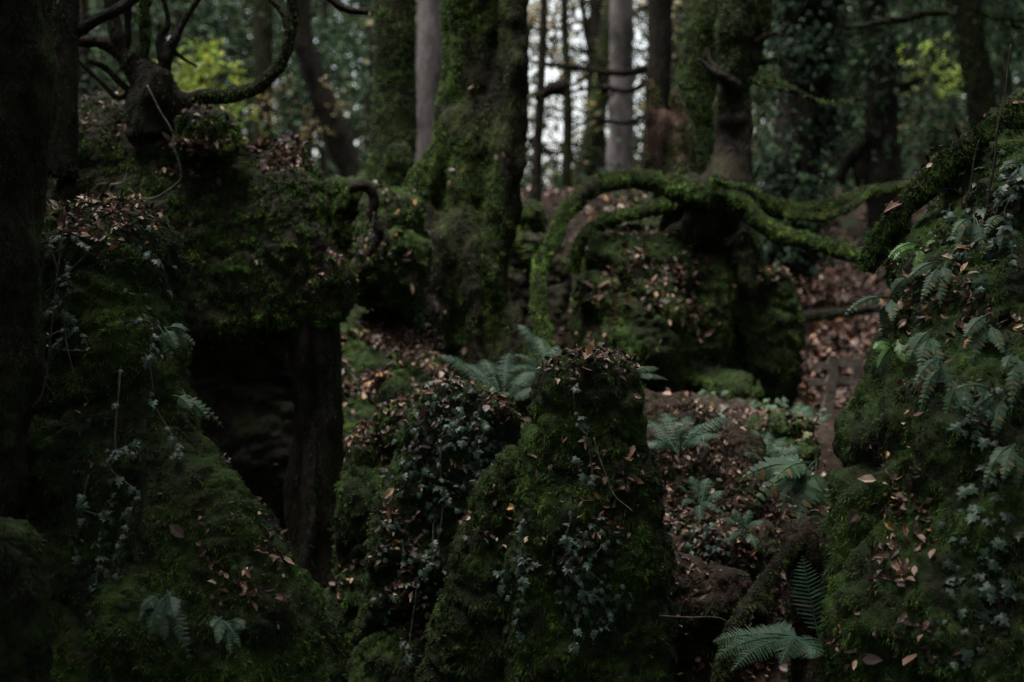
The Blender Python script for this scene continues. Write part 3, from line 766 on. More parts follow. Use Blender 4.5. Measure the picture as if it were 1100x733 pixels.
R = empty('yew_tree', P(782, 285, 9.6), 'gnarled yew on the broad boulder with arching mossy roots and low limbs', 'tree')
parts = [pxtube([(802, -600, 22), (800, -200, 25), (797, 0, 26), (796, 50, 24), (791, 100, 20), (788, 150, 19), (786, 200, 25), (782, 250, 32), (778, 300, 36)], 9.4, 50, 20, amp=.18, freq=3, stretch=1.6),
         pball(745, 208, 9.2, 24, 20, 20), pball(770, 215, 9.2, 28, 24, 30), pball(755, 240, 9.2, 18, 16, 22), pball(790, 240, 9.3, 22, 20, 34), pxtube([(768, 225, 14), (735, 250, 13), (705, 262, 9), (680, 280, 6)], 9.15, 24, 12, amp=.3, freq=4), pxtube([(790, 250, 18), (800, 285, 15), (806, 320, 10)], 9.1, 20, 12, amp=.3, freq=4), pxtube([(788, 185, 16), (765, 215, 18), (742, 225, 16), (715, 250, 12)], 9.3, 20, 12, amp=.3, freq=4), pball(785, 80, 9.35, 13, 12, 18)]
V, F = fuse(parts, .026); V = relax(V, F, 2); V = V + vnormals(V, F) * (.045 * fbm(V * [5, 5, 2.5], 3) + .025 * np.abs(perlin(V * 10)))[:, None]
build('trunk', (V, F), M['bark_dark'], R); mossed(R, V, F, 20000, .030, .008, 'moss', thr=-.35)
def limb(kind, pts, Y, nm, wf=up, amp=.22, moss='moss_lit', bark='bark'):
    V, F = pxtube([(q_[0], q_[1], q_[2] * .86) + tuple(q_[3:]) for q_ in pts], Y, 16 * len(pts), 20, amp=amp, freq=7, wig=.05)
    b = build(kind, (V, F), M[bark], R)
    if nm: mossed(b, V, F, nm, .032, .008, moss, thr=-.5, wf=lambda C, N: np.clip(N[:, 2] + .75, .1, 1))
limb('root', [(760, 208, 17), (735, 205, 17), (705, 195, 14), (672, 191, 13), (645, 199, 13), (622, 216, 12, 8.9), (602, 238, 10, 8.8), (588, 266, 10, 8.7), (579, 300, 10, 8.6), (577, 330, 9.5, 8.55), (580, 355, 9.5, 8.5), (586, 378, 9.5, 8.45), (590, 415, 11, 8.4)], 9.0, 8500)
limb('root', [(740, 212, 14), (710, 222, 10), (685, 232, 9), (655, 240, 9), (634, 252, 10), (622, 268, 9), (616, 292, 8)], 9.2, 3000)
limb('root', [(752, 218, 9), (720, 245, 7), (700, 262, 6), (686, 285, 5), (676, 320, 4)], 9.5, 700, bark='bark_dark')
limb('branch', [(765, 200, 9), (788, 215, 11), (815, 238, 12), (850, 255, 12), (885, 266, 11), (920, 272, 11), (945, 270, 9), (960, 255, 8)], 9.0, 4200)
limb('branch', [(790, 205, 12), (815, 218, 13), (845, 227, 12), (880, 226, 10), (910, 214, 9), (935, 206, 8), (968, 205, 8), (990, 212, 7)], 9.6, 3800)
limb('branch', [(845, 232, 6), (880, 234, 6), (905, 228, 6), (925, 214, 5), (945, 200, 5)], 9.3, 900)
limb('branch', [(765, 205, 6), (768, 195, 5), (785, 200, 4), (805, 201, 3.5), (818, 209, 2.5)], 9.0, 900)
limb('branch', [(805, 85, 4), (830, 92, 3.5), (855, 100, 3.5), (880, 109, 3), (905, 109, 2.6), (928, 106, 2)], 9.3, 900)
limb('branch', [(812, 82, 3), (835, 90, 2.5), (850, 92, 1.5)], 9.2, 300)
limb('branch', [(790, 95, 11), (775, 82, 7), (766, 66, 4), (760, 52, 2.5)], 9.3, 0, bark='bark_dark')
limb('branch', [(778, 84, 5), (764, 76, 4), (751, 64, 2)], 9.2, 0, bark='bark_dark')
limb('branch', [(810, 46, 5), (825, 44, 4), (836, 36, 2)], 9.3, 0, bark='bark_dark')
limb('branch', [(815, 68, 3.5), (835, 66, 3), (848, 70, 2)], 9.4, 150)
limb('branch', [(800, 20, 8), (825, 0, 6), (850, -30, 5), (900, -80, 4)], 9.5, 300)
build('crown', spray(P(800, -640, 9.5) + [1.6, 3.6, 3], 1700, 2.8, 2.4, 1.2, .15, 80, .3), M['yew'], R, smooth=False)

# ivy clad trunk
R, V, F = simple_tree('ivy_clad_tree', 'thick trunk wholly wrapped in dark ivy right of the gnarled yew',
    [(885, -500, 26), (876, -150, 28), (870, 0, 29), (866, 70, 28), (860, 140, 26), (852, 210, 25), (846, 290, 30)], 12.6, 'bark_dark', None, 0, seg=18)
p, n = sample(V, F, 6500, lambda C, N: facing(C, N) * (C[:, 2] < 8) * np.clip(fbm(C * 2.2, 3) + .45, .04, 1))
p = p + n * np.abs(rng.normal(size=(len(p), 1))) * .09
build('ivy', ivy_on(p, n, .07), M['ivy_dark'], R, smooth=False)

def crown_at(px, py, Y, rx, rz, n, size, clumps, droop=.7, ry=None): return spray(P(px, py, Y), n, rx, ry or rx, rz, size, clumps, droop)
simple_tree('yew_tree', 'dark shaggy trunk with drooping needles behind the ivy wrapped trunk',
    [(935, -300, 13), (938, 0, 15), (945, 60, 16), (946, 120, 17), (950, 180, 19), (955, 260, 24)], 17, 'bark_dark', None, 0, seg=12, amp=.25,
    branches=[[(946, 120, 9), (930, 150, 8), (912, 170, 7), (900, 195, 6)], [(945, 110, 6), (965, 95, 5), (990, 85, 4)], [(940, 60, 6), (915, 70, 5), (895, 60, 3)], [(950, 140, 8), (925, 180, 9), (935, 215, 9)]],
    crown=(crown_at(950, 10, 17, 1.7, 1.9, 3600, .11, 120, 1.0), 'yew'))
simple_tree('mossy_tree', 'leaning mossy trunk rising behind the right hand mound',
    [(1005, -300, 14), (1028, -60, 15), (1040, 20, 15), (1050, 80, 15), (1058, 140, 15), (1068, 220, 17)], 14, 'bark', 'moss_dark', 4000, .045, .012, 14, .1,
    branches=[[(1042, 16, 5), (1000, 14, 4), (965, 22, 4), (930, 28, 3), (905, 30, 2)], [(1042, 12, 4), (1070, 18, 3.5), (1110, 22, 3)], [(1070, 18, 3), (1090, 30, 2.5), (1120, 40, 2)]],
    crown=(crown_at(1060, -60, 14.4, 1.5, 1.5, 2600, .09, 100, 1.0), 'yew'))

# mid distance trunks left and centre
simple_tree('woodland_tree', 'dark trunk bowing right in the hazy wood behind the huge boulder', [(318, -300, 10), (322, 0, 11), (335, 70, 12), (352, 120, 13), (372, 170, 14), (395, 230, 15)], 18, 'bark_dark', None, 0, seg=10)
simple_tree('woodland_tree', 'faint upright trunk between the curved yew limb and the bowing trunk', [(284, -300, 9), (283, 0, 10), (283, 100, 10), (282, 170, 11), (281, 260, 14)], 21, 'bark', 'moss_dark', 600, .06, .015, 10)
simple_tree('woodland_tree', 'greyish ivy flecked trunk standing before the brightest sky gap', [(668, -400, 10), (668, 0, 12), (667, 90, 12.5), (666, 190, 14), (665, 250, 17)], 18, 'bark_grey', 'moss_dark', 1500, .05, .014, seg=12, amp=.2)
simple_tree('woodland_tree', 'brown grey trunk directly behind the jagged rotten stump', [(714, -400, 12), (710, 0, 13), (707, 90, 13), (702, 200, 15), (700, 260, 17)], 16, 'bark_dark', 'moss_dark', 700, .05, .014, 12,
    branches=[[(704, 72, 4.5), (670, 78, 4), (640, 75, 3.4), (605, 72, 2.8), (570, 66, 2)], [(704, 86, 3.5), (675, 98, 2.8), (640, 94, 2.2), (600, 101, 1.6)], [(640, 75, 2), (620, 88, 1.6), (600, 92, 1.2), (582, 104, .8)], [(655, 77, 1.8), (640, 62, 1.4), (622, 54, 1)], [(662, 95, 1.6), (648, 112, 1.2), (626, 124, .9)], [(700, 120, 3), (672, 132, 2.4), (640, 128, 1.8), (610, 140, 1.2)]])
simple_tree('woodland_tree', 'thin dark pole tree left of the grey trunk in the sky gap', [(604, -300, 3.5), (606, 0, 4), (608, 60, 4.5), (610, 130, 5), (608, 215, 6)], 19, 'bark', None, 0, seg=8,
    branches=[[(620, -30, 3), (626, 10, 3), (634, 45, 4), (640, 62, 5), (650, 100, 5)]])
simple_tree('woodland_tree', 'slanting mossy trunk low in the gap right of the main oak', [(662, -40, 8), (650, 60, 9), (640, 130, 10), (628, 180, 11), (612, 225, 13)], 20, 'bark', 'moss_dark', 900, .06, .015, 10)
R_, V, F = simple_tree('woodland_tree', 'mossy snag with a stubby side bough right of the main oak', [(592, -260, 3), (586, -40, 3.5), (581, 90, 4.5), (578, 150, 5), (574, 225, 7)], 13, 'bark_dark', 'moss_dark', 300, .05, .012, 8,
    branches=[[(575, 106, 5), (590, 97, 7), (602, 92, 8), (608, 88, 4)]])

far_grp = 'slender trunks far back in the wood'
k = 0
for px in list(rng.uniform(-60, 560, 19)) + list(rng.uniform(700, 1160, 19)) + [640]:
    Y = rng.uniform(22, 38); r = rng.uniform(.05, .17) / (K * Y)
    lean = rng.normal() * 14
    zb = float(ground_z((px - 550) * K * Y, Y)); pb = 366.5 - (zb - .2 - EYE) / (K * Y)
    R_, V_, F_ = simple_tree('distant_tree', 'slender dark trunk far back in the dim wood', [(px + lean * 2, -420, r * .7), (px + lean, -60, r * .85), (px + rng.normal() * 4, 100, r), (px, pb, r * 1.25)], Y, ['bark_dark', 'bark', 'bark_grey'][k % 5 if k % 5 < 3 else 0], None, 0, seg=8, group=far_grp,
        crown=(crown_at(px + lean * .6, rng.uniform(-120, 90), Y, rng.uniform(1.6, 2.8), rng.uniform(1.8, 3.2), 1500, .17, 90, .8), ['yew', 'far_leaf', 'yew', 'far_leaf', 'autumn'][k % 5]) if not 575 < px < 690 else None)
    tw = []
    for a in range(16):
        b0 = P(px + lean * .5, rng.uniform(-80, 190), Y); sg = rng.choice([-1, 1]); l = rng.uniform(.8, 2.4)
        b2 = b0 + np.array([sg * l, rng.normal() * .5, rng.uniform(-.7, .15)])
        tw.append(T([b0, (b0 + b2) / 2 + [0, 0, rng.uniform(0, .25)], b2], [.03, .018, .006], 12, 5, wig=.12))
        for c_ in range(3):
            s0 = b0 + (b2 - b0) * rng.uniform(.3, .95); tw.append(T([s0, s0 + rng.normal(size=3) * .15 + [0, 0, -.2], s0 + rng.normal(size=3) * .3 + [sg * .2, 0, -.5]], [.012, .008, .004], 8, 4))
    build('branches', tw, M['bark_dark'], R_)
    k += 1

# understorey saplings and hanging foliage at middle distance
def sapling(label, px, py, Y, rx, rz, n, size, mat, clumps=40, droop=.4):
    x = (px - 550) * K * Y; zb = float(ground_z(x, Y))
    base = np.array([x, Y, zb - .1])
    R = empty('sapling', base, label, 'sapling')
    c = P(px, py, Y)
    build('trunk', T([base, base * .5 + c * .5 + rng.normal(size=3) * .1, c + [0, 0, rz]], [.035, .025, .01], 20, 7, amp=.1), M['bark_dark'], R)
    for a in range(5):
        t = rng.uniform(.35, .95); s = base * (1 - t) + (c + [0, 0, rz * .6]) * t
        e = c + rng.normal(size=3) * [rx * .6, rx * .6, rz * .6]
        build('branch', T([s, (s + e) / 2 + [0, 0, .1], e], [.015, .01, .005], 12, 5), M['bark_dark'], R)
    build('crown', spray(c, n, rx, rx, rz, size, clumps, droop), M[mat], R, smooth=False)
sapling('bright yellow green sapling glowing behind the stunted yew', 222, 88, 15, .6, .45, 760, .095, 'lime_leaf', 34)
sapling('smaller yellow green sapling under the bright one behind the stunted yew', 238, 128, 15.6, .5, .3, 200, .075, 'lime_leaf', 22)
sapling('amber tinted sapling left of the straight mossy trunk', 330, 118, 18, .7, .4, 260, .085, 'autumn', 30)
sapling('yellow leaved sapling behind the dark drooping trunk at upper right', 1000, 72, 21, .9, .5, 420, .11, 'lime_leaf', 40)
sapling('low yellowish sapling behind the right hand mound', 1010, 135, 22, .8, .35, 300, .10, 'autumn', 30)
sapling('olive leaved sapling at the foot of the ivy wrapped trunk', 822, 180, 19, .7, 1.0, 900, .09, 'far_leaf', 60)
for (px, py, Y, rx, rz, n, lab) in [(190, 40, 22, 2.0, 2.2, 2600, 'feathery grey green yew hanging behind the stunted yew'), (330, 60, 24, 2.2, 2.4, 2600, 'feathery yew hanging above the bowing trunk'),
                                    (90, 60, 20, 1.8, 2.0, 2400, 'dark yew crown behind the left edge trunks'), (890, 90, 23, 2.0, 2.4, 2800, 'dark yew crown behind the ivy wrapped trunk'),
                                    (1080, 40, 19, 1.8, 2.2, 2800, 'dark drooping yew at the upper right corner'), (1000, 170, 20, 1.6, 1.0, 1500, 'low dark yew behind the right hand mound ridge'),
                                    (770, 120, 26, 1.0, 1.8, 900, 'thin yew crown behind the gnarled yew trunk'), (400, 100, 22, 1.5, 1.7, 1500, 'dim yew crown behind the straight mossy trunk')]:
    x = (px - 550) * K * Y; zb = float(ground_z(x, Y)); base = np.array([x, Y, zb - .1])
    R = empty('yew_tree', base, lab, 'tree')
    c = P(px, py, Y)
    build('trunk', T([base, (base + c) / 2, c + [0, 0, rz * 1.2]], [.12, .09, .04], 20, 9, amp=.15), M['bark_dark'], R)
    for a in range(9):
        t = rng.uniform(.2, 1); s = base * (1 - t) + (c + [0, 0, rz]) * t
        ang = rng.uniform(0, 2 * PI); e = s + np.array([math.cos(ang) * rx * .9, math.sin(ang) * rx * .9, rng.uniform(-.5, .2)])
        build('branch', T([s, (s + e) / 2 + [0, 0, .2], e], [.03, .02, .006], 14, 5, wig=.05), M['bark_dark'], R)
    build('crown', spray(c, n, rx, rx, rz, .12, 110, 1.0), M['yew'], R, smooth=False)

# undergrowth and the far wood: nobody could count these
m = 5200
x = rng.uniform(-1, 1, m); Y = rng.uniform(15, 34, m); x = x * Y * .45
pp = np.stack([x, Y, ground_z(x, Y) + np.abs(rng.normal(size=m)) * .35], 1)
keep = fbm(pp * [.6, .6, 0], 2) > -.15
pp = pp[keep]; nn = nrm(np.array([0, -.4, .7]) + rng.normal(size=pp.shape) * .6); X, Y_, Z = frame(nn)
tag(build('undergrowth', spread(CARD_V, CARD_F, pp, X, Y_, Z, .18 * rng.uniform(.5, 1.3, len(pp))), M['far_leaf'], smooth=False), 'low green undergrowth across the floor of the far wood', 'undergrowth', None, 'stuff')
m = 110000
Y = rng.uniform(40, 75, m); u = rng.uniform(-.55, .55, m); z = rng.uniform(3, 30, m)
pp = np.stack([u * Y, Y, z], 1)
fx = 550 + u / K
gap = np.exp(-((fx - 630) / 80.0) ** 2) + .55 * np.exp(-((fx - 768) / 18.0) ** 2)
el = (z - EYE) / Y
dens = .95 - gap * np.clip((el - .085) * 13, 0, 1.6)
keep = (fbm(pp * .22, 3) * .9 + dens > .30 + .42 * rng.random(m)) 
pp = pp[keep]; nn = rng.normal(size=pp.shape); X, Y_, Z = frame(nn)
tag(build('far_woodland', spread(CARD_V, CARD_F, pp, X, Y_, Z, .6 * rng.uniform(.5, 1.3, len(pp))), M['far_leaf'], smooth=False), 'far mass of woodland foliage closing the view', 'woodland', None, 'stuff')
# the wood goes on beside and behind the photographer
m = 16000
a = rng.uniform(0, 2 * PI, m); r = rng.uniform(13, 34, m); z = rng.uniform(-.5, 20, m)
pp = np.stack([np.sin(a) * r, np.cos(a) * r, z], 1)
keep = ~((pp[:, 1] > 0) & (np.abs(pp[:, 0]) < pp[:, 1] * .55 + 4)) & (fbm(pp * .3, 2) > -.45)
pp = pp[keep]
m = 6500
q = np.stack([rng.uniform(-14, 14, m), rng.uniform(-13, 17, m), rng.uniform(9.5, 15, m)], 1)
hole = np.hypot((q[:, 0] + .9) / 5.6, (q[:, 1] - 9.9) / 5.5)  # canopy out of view, its gap shaped to let light onto the rocks
pp = np.vstack([pp, q[(fbm(q * .35, 2) > -.35) & (hole > 1 + .35 * fbm(q * .8, 2))]])
nn = rng.normal(size=pp.shape); X, Y_, Z = frame(nn)
tag(build('unseen_woodland', spread(CARD_V, CARD_F, pp, X, Y_, Z, 1.5 * rng.uniform(.5, 1.3, len(pp))), M['far_leaf'], smooth=False), 'unseen woodland around the rocky hollow with a canopy gap shaped for light', 'woodland', None, 'stuff')
# thin autumn leaves against the sky gap
m = 6500
pp = np.stack([rng.normal(1.75, 1.0, m), rng.uniform(18, 26, m), rng.uniform(3.6, 9, m)], 1); pp[:, 0] *= pp[:, 1] / 20
keep = fbm(pp * 1.1, 2) > .22; pp = pp[keep]
R = empty('beech_tree', (1.9, 24, 4.2), 'thin leaved autumn beech against the sky gap', 'tree')
build('trunk', T([(1.9, 24, 4.2), (1.7, 23.6, 7), (1.5, 23, 10)], [.09, .07, .04], 20, 8, amp=.1), M['bark_dark'], R)
for a in range(14):
    s = np.array([1.8, 23.8, rng.uniform(4.8, 9)]); e = s + rng.normal(size=3) * [1.3, 1.5, .5]
    build('branch', T([s, (s + e) / 2 + rng.normal(size=3) * .15, e], [.035, .022, .006], 16, 5, wig=.08), M['bark_dark'], R)
    tw = []
    for c_ in range(9):
        s0 = s + (e - s) * rng.uniform(.2, 1); e0 = s0 + rng.normal(size=3) * [.7, .6, .35] + [0, 0, -.15]
        tw.append(T([s0, (s0 + e0) / 2 + rng.normal(size=3) * .06, e0], [.014, .009, .004], 10, 4, wig=.06))
    build('twigs', tw, M['bark_dark'], R)
X, Y_, Z = frame(rng.normal(size=pp.shape))
build('crown', spread(CARD_V, CARD_F, pp, X, Y_, Z, .10 * rng.uniform(.5, 1.3, len(pp))), M['autumn'], R, smooth=False)

# ------------------------------------------------------------------ dead timber
R = empty('dead_trunk', P(340, 610, 6.6), 'dark ribbed dead trunk standing against the undercut boulder', 'dead tree')
V, F = pxtube([(332, 330, 19), (337, 380, 22), (340, 440, 20), (339, 520, 21), (342, 600, 24), (345, 760, 34)], 6.75, 120, 60, amp=.2, freq=4, stretch=4, flute=(7, .07))
V = V + vnormals(V, F) * (.055 * np.abs(perlin(V * [20, 20, 1.4])) + .02 * perlin(V * [9, 9, 4]))[:, None]
build('trunk', (V, F), M['bark_dark'], R)
mossed(R, V, F, 2400, .026, .007, 'moss', thr=-.3, wf=lambda C, N: np.clip(N[:, 0] * 2 - .7, 0, 1))

R = empty('fallen_log', P(950, 262, 4.9), 'mossy fallen log along the ridge of the right hand mound', 'log')
V, F = pxtube([(930, 290, 9), (950, 250, 13), (985, 208, 14), (1030, 168, 14), (1070, 140, 14), (1130, 100, 16), (1200, 60, 18)], 4.95, 140, 36, amp=.3, freq=7)
build('trunk', (V, F), M['bark_dark'], R); mossed(R, V, F, 16000, .028, .006, 'moss', thr=-.4, wf=lambda C, N: np.clip(N[:, 2] + .5, .05, 1))
litter('leaves caught along the fallen log on the right hand mound', V, F, [(60, up)], .05)

R = empty('fallen_log', P(895, 345, 11.5), 'dark rotten log lying across the leaf covered path', 'log')
V, F = pxtube([(850, 344, 5), (875, 339, 6), (905, 336, 5), (945, 330, 5)], 11.6, 60, 24, amp=.25, freq=5)
build('trunk', (V, F), M['bark_dark'], R); mossed(R, V, F, 700, .03, .01, 'moss_dark')
R = empty('exposed_root', P(790, 690, 4.9), 'mossy root slanting down out of the leafy hollow at lower right', 'root')
V, F = pxtube([(862, 575, 8, 5.15), (842, 598, 8, 5.05), (820, 625, 7, 4.95), (798, 655, 8, 4.85), (782, 695, 9, 4.8), (770, 760, 11, 4.8)], 5, 44, 12, amp=.22, freq=8)
build('wood', (V, F), M['bark_dark'], R); mossed(R, V, F, 3200, .022, .0055, 'moss_gold', thr=-.4)
R = empty('exposed_root', P(395, 215, 8), 'bare brown root looping over the boulder left of the main oak', 'root')
build('wood', pxtube([(375, 205, 5), (392, 200, 6), (402, 212, 6), (400, 232, 5), (408, 252, 5), (395, 275, 4)], 7.9, 60, 14, amp=.3, freq=9), M['bark_dark'], R)
for a in ([(396, 225, 1.2), (388, 245, 1), (385, 268, .8)], [(402, 228, 1.2), (398, 250, 1), (402, 270, .8)], [(408, 235, 1.2), (412, 255, 1), (408, 280, .8)], [(412, 230, 1), (418, 250, 1), (420, 268, .7)]):
    build('rootlet', pxtube(a, 7.75, 16, 5, wig=.02), M['twig'], R)

def stick(label, pts, Y, mat='twig', name='twig', cat='twig'):
    V, F = pxtube([(a, b, c * .75) for a, b, c in pts], Y, 9 * len(pts), 6, amp=.3, freq=30, wig=.03)
    return tag(build(name, (V, F), M[mat]), label, cat)
stick('pale forked twig curling over the front of the huge undercut boulder', [(158, 92, 1.3), (172, 118, 1.3), (184, 140, 1.4), (185, 158, 1.5), (190, 178, 1.4), (188, 195, 1.3), (168, 212, 1.2), (152, 214, 1.1), (138, 203, 1)], 6.3, 'pale_twig')
stick('pale thin twig hooked left of the forked twig on the huge boulder', [(137, 180, .8), (132, 195, 1), (118, 198, 1), (105, 198, 1), (97, 206, .9)], 6.3, 'pale_twig')
stick('slim bare stem rising from the ridge of the right hand mound', [(1086, 48, 1.0), (1080, 90, 1.3), (1072, 135, 1.5), (1066, 180, 1.6), (1060, 230, 1.6)], 4.5, 'twig', 'bare_stem', 'stem')
stick('second slim stem leaning on the right hand mound below the ridge', [(1052, 150, .8), (1044, 185, 1.2), (1036, 215, 1.2)], 4.5, 'twig', 'bare_stem', 'stem')
stick('thin pale grass stalk lying on the central boulder face', [(638, 470, .7), (648, 500, .8), (658, 530, .8), (680, 550, .6)], 4.52, 'pale_twig', 'grass_stalk', 'stalk')
stick('thin dark creeper hanging on the left pillar boulder', [(68, 340, .9), (78, 385, .9), (84, 420, .8)], 4.15, 'twig', 'bare_stem', 'stem')
stick('long creeper stem on the bark of the left edge trunk', [(68, 240, 1), (60, 290, 1.1), (54, 340, 1.1), (48, 400, 1), (40, 440, .9)], 4.1, 'twig', 'bare_stem', 'stem')
stick('dead twig jutting from the leafy hollow behind the central boulder', [(708, 662, 1.2), (735, 666, 1.4), (765, 668, 1.2), (785, 672, .8)], 4.8, 'twig')

# fence beside the path
R = empty('wooden_fence', P(893, 436, 8.7), 'weathered wooden rail fence at the foot of the leaf covered path', 'fence')
def plank(pts, Y, w, t):
    a, b = P(*pts[0], Y), P(*pts[1], Y)
    d = nrm(b - a); s = nrm(np.cross(d, [0, 1, 0])); y = np.array([0, 1.0, 0])
    q = []
    for e in np.linspace(0, 1, 8):
        c = a + (b - a) * e + s * .006 * rng.normal()
        q += [c - s * w - y * t, c + s * w - y * t, c + s * w + y * t, c - s * w + y * t]
    V = np.array(q); F = []
    for i_ in range(7):
        o = i_ * 4
        for j_ in range(4): F.append((o + j_, o + (j_ + 1) % 4, o + 4 + (j_ + 1) % 4, o + 4 + j_))
    F += [(0, 3, 2, 1), (28, 29, 30, 31)]
    return V, np.array(F)
build('rail', plank([(872, 394), (925, 388)], 8.7, .024, .015), M['wood'], R, smooth=False)
build('rail', plank([(870, 412), (922, 408)], 8.7, .022, .015), M['wood'], R, smooth=False)
build('post', plank([(896, 384), (888, 450)], 8.64, .03, .022), M['wood'], R, smooth=False)
build('post', plank([(921, 380), (922, 450)], 8.76, .026, .022), M['wood'], R, smooth=False)

# ------------------------------------------------------------------ ferns
def frond(p0, p1, p2, width, pairs, pw, face=(0, -.45, 1), shape='lance', tooth=0, drop=.25):
    """one fern frond: bent stalk with leaflets both sides; tooth = notches along each leaflet"""
    t = np.linspace(0, 1, pairs + 1)[1:]
    B = lambda t: ((1 - t) ** 2)[:, None] * p0 + (2 * t * (1 - t))[:, None] * p1 + (t ** 2)[:, None] * p2
    c = B(t); tn = nrm(B(np.minimum(t + .01, 1.0)) - B(t - .01))
    f = nrm(np.tile(np.asarray(face, float), (len(t), 1)))
    side = nrm(np.cross(tn, f)); up_ = np.cross(side, tn)
    t0 = .12
    if shape == 'lance': prof = np.clip(np.sin(np.clip((t - t0) / (1 - t0), 0, 1) ** .75 * PI) ** .8, .06, 1)
    else: prof = np.clip(np.minimum((t - .2) * 8, (1.03 - t) * 2.2), .0, 1) ** .7
    Vs, Fs, k = [], [], 0
    for i_ in range(len(t)):
        if t[i_] < t0 + .02: continue
        for sg in (-1, 1):
            L = width * prof[i_] * rng.uniform(.85, 1.1)
            if L < .004: continue
            d = nrm(side[i_] * sg + tn[i_] * .32 - up_[i_] * drop * rng.uniform(.2, 1.3))
            w = nrm(np.cross(up_[i_], d)) * pw * .5 * (0.55 + .45 * prof[i_])
            if tooth:
                q = 2 * tooth + 1
                s = np.linspace(0, 1, q)
                env = (1 - s ** 2.2) * .95 + .05
                z = np.where(np.arange(q) % 2 == 0, .55, 1.25) * env
            else:
                s = np.array([0, .3, .65, .9, 1.0]); z = np.array([.8, 1, .85, .45, .08]); q = 5
            cc = c[i_] + d * (L * s)[:, None] - up_[i_] * (L * .22 * s ** 2)[:, None]
            a, b = cc + w * z[:, None], cc - w * z[:, None]
            Vs.append(np.stack([a, b], 1).reshape(-1, 3))
            o = np.arange(q - 1)[:, None] * 2 + k
            Fs.append(np.hstack([o, o + 1, o + 3, o + 2])); k += 2 * q
    st = T(np.vstack([B(np.linspace(0, 1, 7))]), np.linspace(.0035, .001, 7), 14, 5)
    V = np.concatenate(Vs); F = np.concatenate(Fs)
    return [(V, np.vstack([F[:, :3], F[:, [0, 2, 3]]])), st]

def fern(label, base, Y, tips, width, pairs=22, pw=.014, mat='fern', arch=.35, tooth=0, shape='lance', face=(0, -.45, 1), group=None, cat='fern'):
    """tips: (px, py[, dY]) of each frond's end"""
    b = P(*base, Y)
    R = empty('fern', b, label, cat, group)
    for tp in tips:
        e = P(tp[0], tp[1], Y + (tp[2] if len(tp) > 2 else 0))
        L = np.linalg.norm(e - b)
        m_ = b * .45 + e * .55 + np.array([0, 0, arch * L]) + rng.normal(size=3) * .03 * L
        wd = width * rng.uniform(.85, 1.15)
        build('frond', frond(b + rng.normal(size=3) * .01, m_, e, wd, pairs, pw, face, shape, tooth), M[mat], R, smooth=False)
    return R

fern('feathery fern arching left behind the ivy covered boulder', (540, 436), 6.7, [(468, 382), (492, 392, .2), (515, 388, .3), (548, 380, .3), (575, 400, .1), (500, 425, -.2), (530, 400, -.2), (560, 412, -.25), (585, 418)], .06, 28, .007, tooth=3)
fern('fern with two tall fronds behind the central boulder top', (590, 408), 7.0, [(556, 349, .1), (552, 382, -.1), (575, 362, .2), (600, 372, .1), (548, 400, -.2)], .05, 26, .007, tooth=3)
fern('single fern frond poking out right of the central boulder crown', (672, 404), 5.5, [(718, 409), (708, 396, .1)], .03, 20, .008, arch=.22)
fern('low spreading ferns in the hollow right of the central boulder', (728, 488), 6.2, [(690, 452, .2), (712, 444, .2), (742, 448, .2), (765, 456, .1), (792, 452), (776, 470, -.1), (705, 470, -.1), (735, 462, -.2), (690, 478), (760, 480, -.2)], .05, 20, .0085, tooth=3)
fern('small fern on the leaf strewn bank right of the central boulder', (752, 545), 5.75, [(728, 522, -.05), (742, 512, .05), (762, 514, .05), (778, 528), (732, 545, -.15), (772, 552, -.15), (752, 562, -.2)], .032, 18, .006, tooth=3)
fern('little fern low in the hollow above the slanting root', (800, 575), 5.45, [(776, 560, -.05), (788, 548, .05), (806, 548, .05), (822, 560), (782, 585, -.15), (812, 590, -.15)], .028, 16, .0055, tooth=3)
fern('grey green fern clump in the middle of the leafy hollow', (822, 505), 6.4, [(790, 470, .1), (806, 462, .2), (824, 464, .2), (845, 470, .1), (862, 480), (800, 490, -.2), (835, 485, -.2), (858, 496, -.1)], .045, 16, .009, tooth=2)
fern('fern beside the path below the wooden fence', (862, 482), 7.4, [(848, 440, .1), (858, 432, .2), (868, 436, .1), (850, 458, -.1)], .05, 18, .010)
fern('bright broad lobed polypody hanging over the leafy hollow', (875, 500), 5.0, [(800, 512), (822, 500, .1), (812, 538, -.05), (838, 548, -.1), (858, 560, -.15), (875, 565, -.1), (835, 512, -.15)], .052, 11, .022, 'poly', arch=.2, shape='poly', face=(-.2, -.8, .7))
fern('upright fern frond with narrow leaflets in the lower right hollow', (878, 695), 4.75, [(862, 598, .05)], .075, 22, .008, arch=.0, face=(-.1, -1, .2))
fern('spreading dark fern across the lower right corner', (860, 690), 4.3, [(768, 708, -.2), (785, 722, -.3), (886, 692, .1), (822, 676, .1), (798, 686, 0), (838, 714, -.35), (872, 708, -.2), (765, 690, 0)], .052, 28, .0075, arch=.22, tooth=4, face=(-.15, -.7, .8))
fern('drooping fern on the foot of the left pillar boulder', (175, 640), 3.95, [(152, 655, -.05), (162, 682, -.08), (188, 664, -.1), (204, 712, -.12), (194, 690, -.12), (148, 668, -.05), (176, 690, -.1)], .024, 15, .009, 'fern', arch=.2, shape='poly', face=(-.1, -.9, .5))
fern('small fern beside a bare stem low on the left pillar boulder', (238, 665), 3.95, [(258, 696, -.1), (248, 704, -.1), (234, 692, -.12), (228, 674, -.05), (262, 676, -.1)], .02, 14, .008, 'fern', arch=.2, shape='poly', face=(.1, -.9, .5))
fern('small polypody on the right edge of the left pillar boulder', (176, 352), 4.5, [(190, 376, -.05), (210, 372), (200, 356), (184, 388, -.05)], .025, 10, .011, 'poly', arch=.2, shape='poly', face=(.1, -.9, .5))
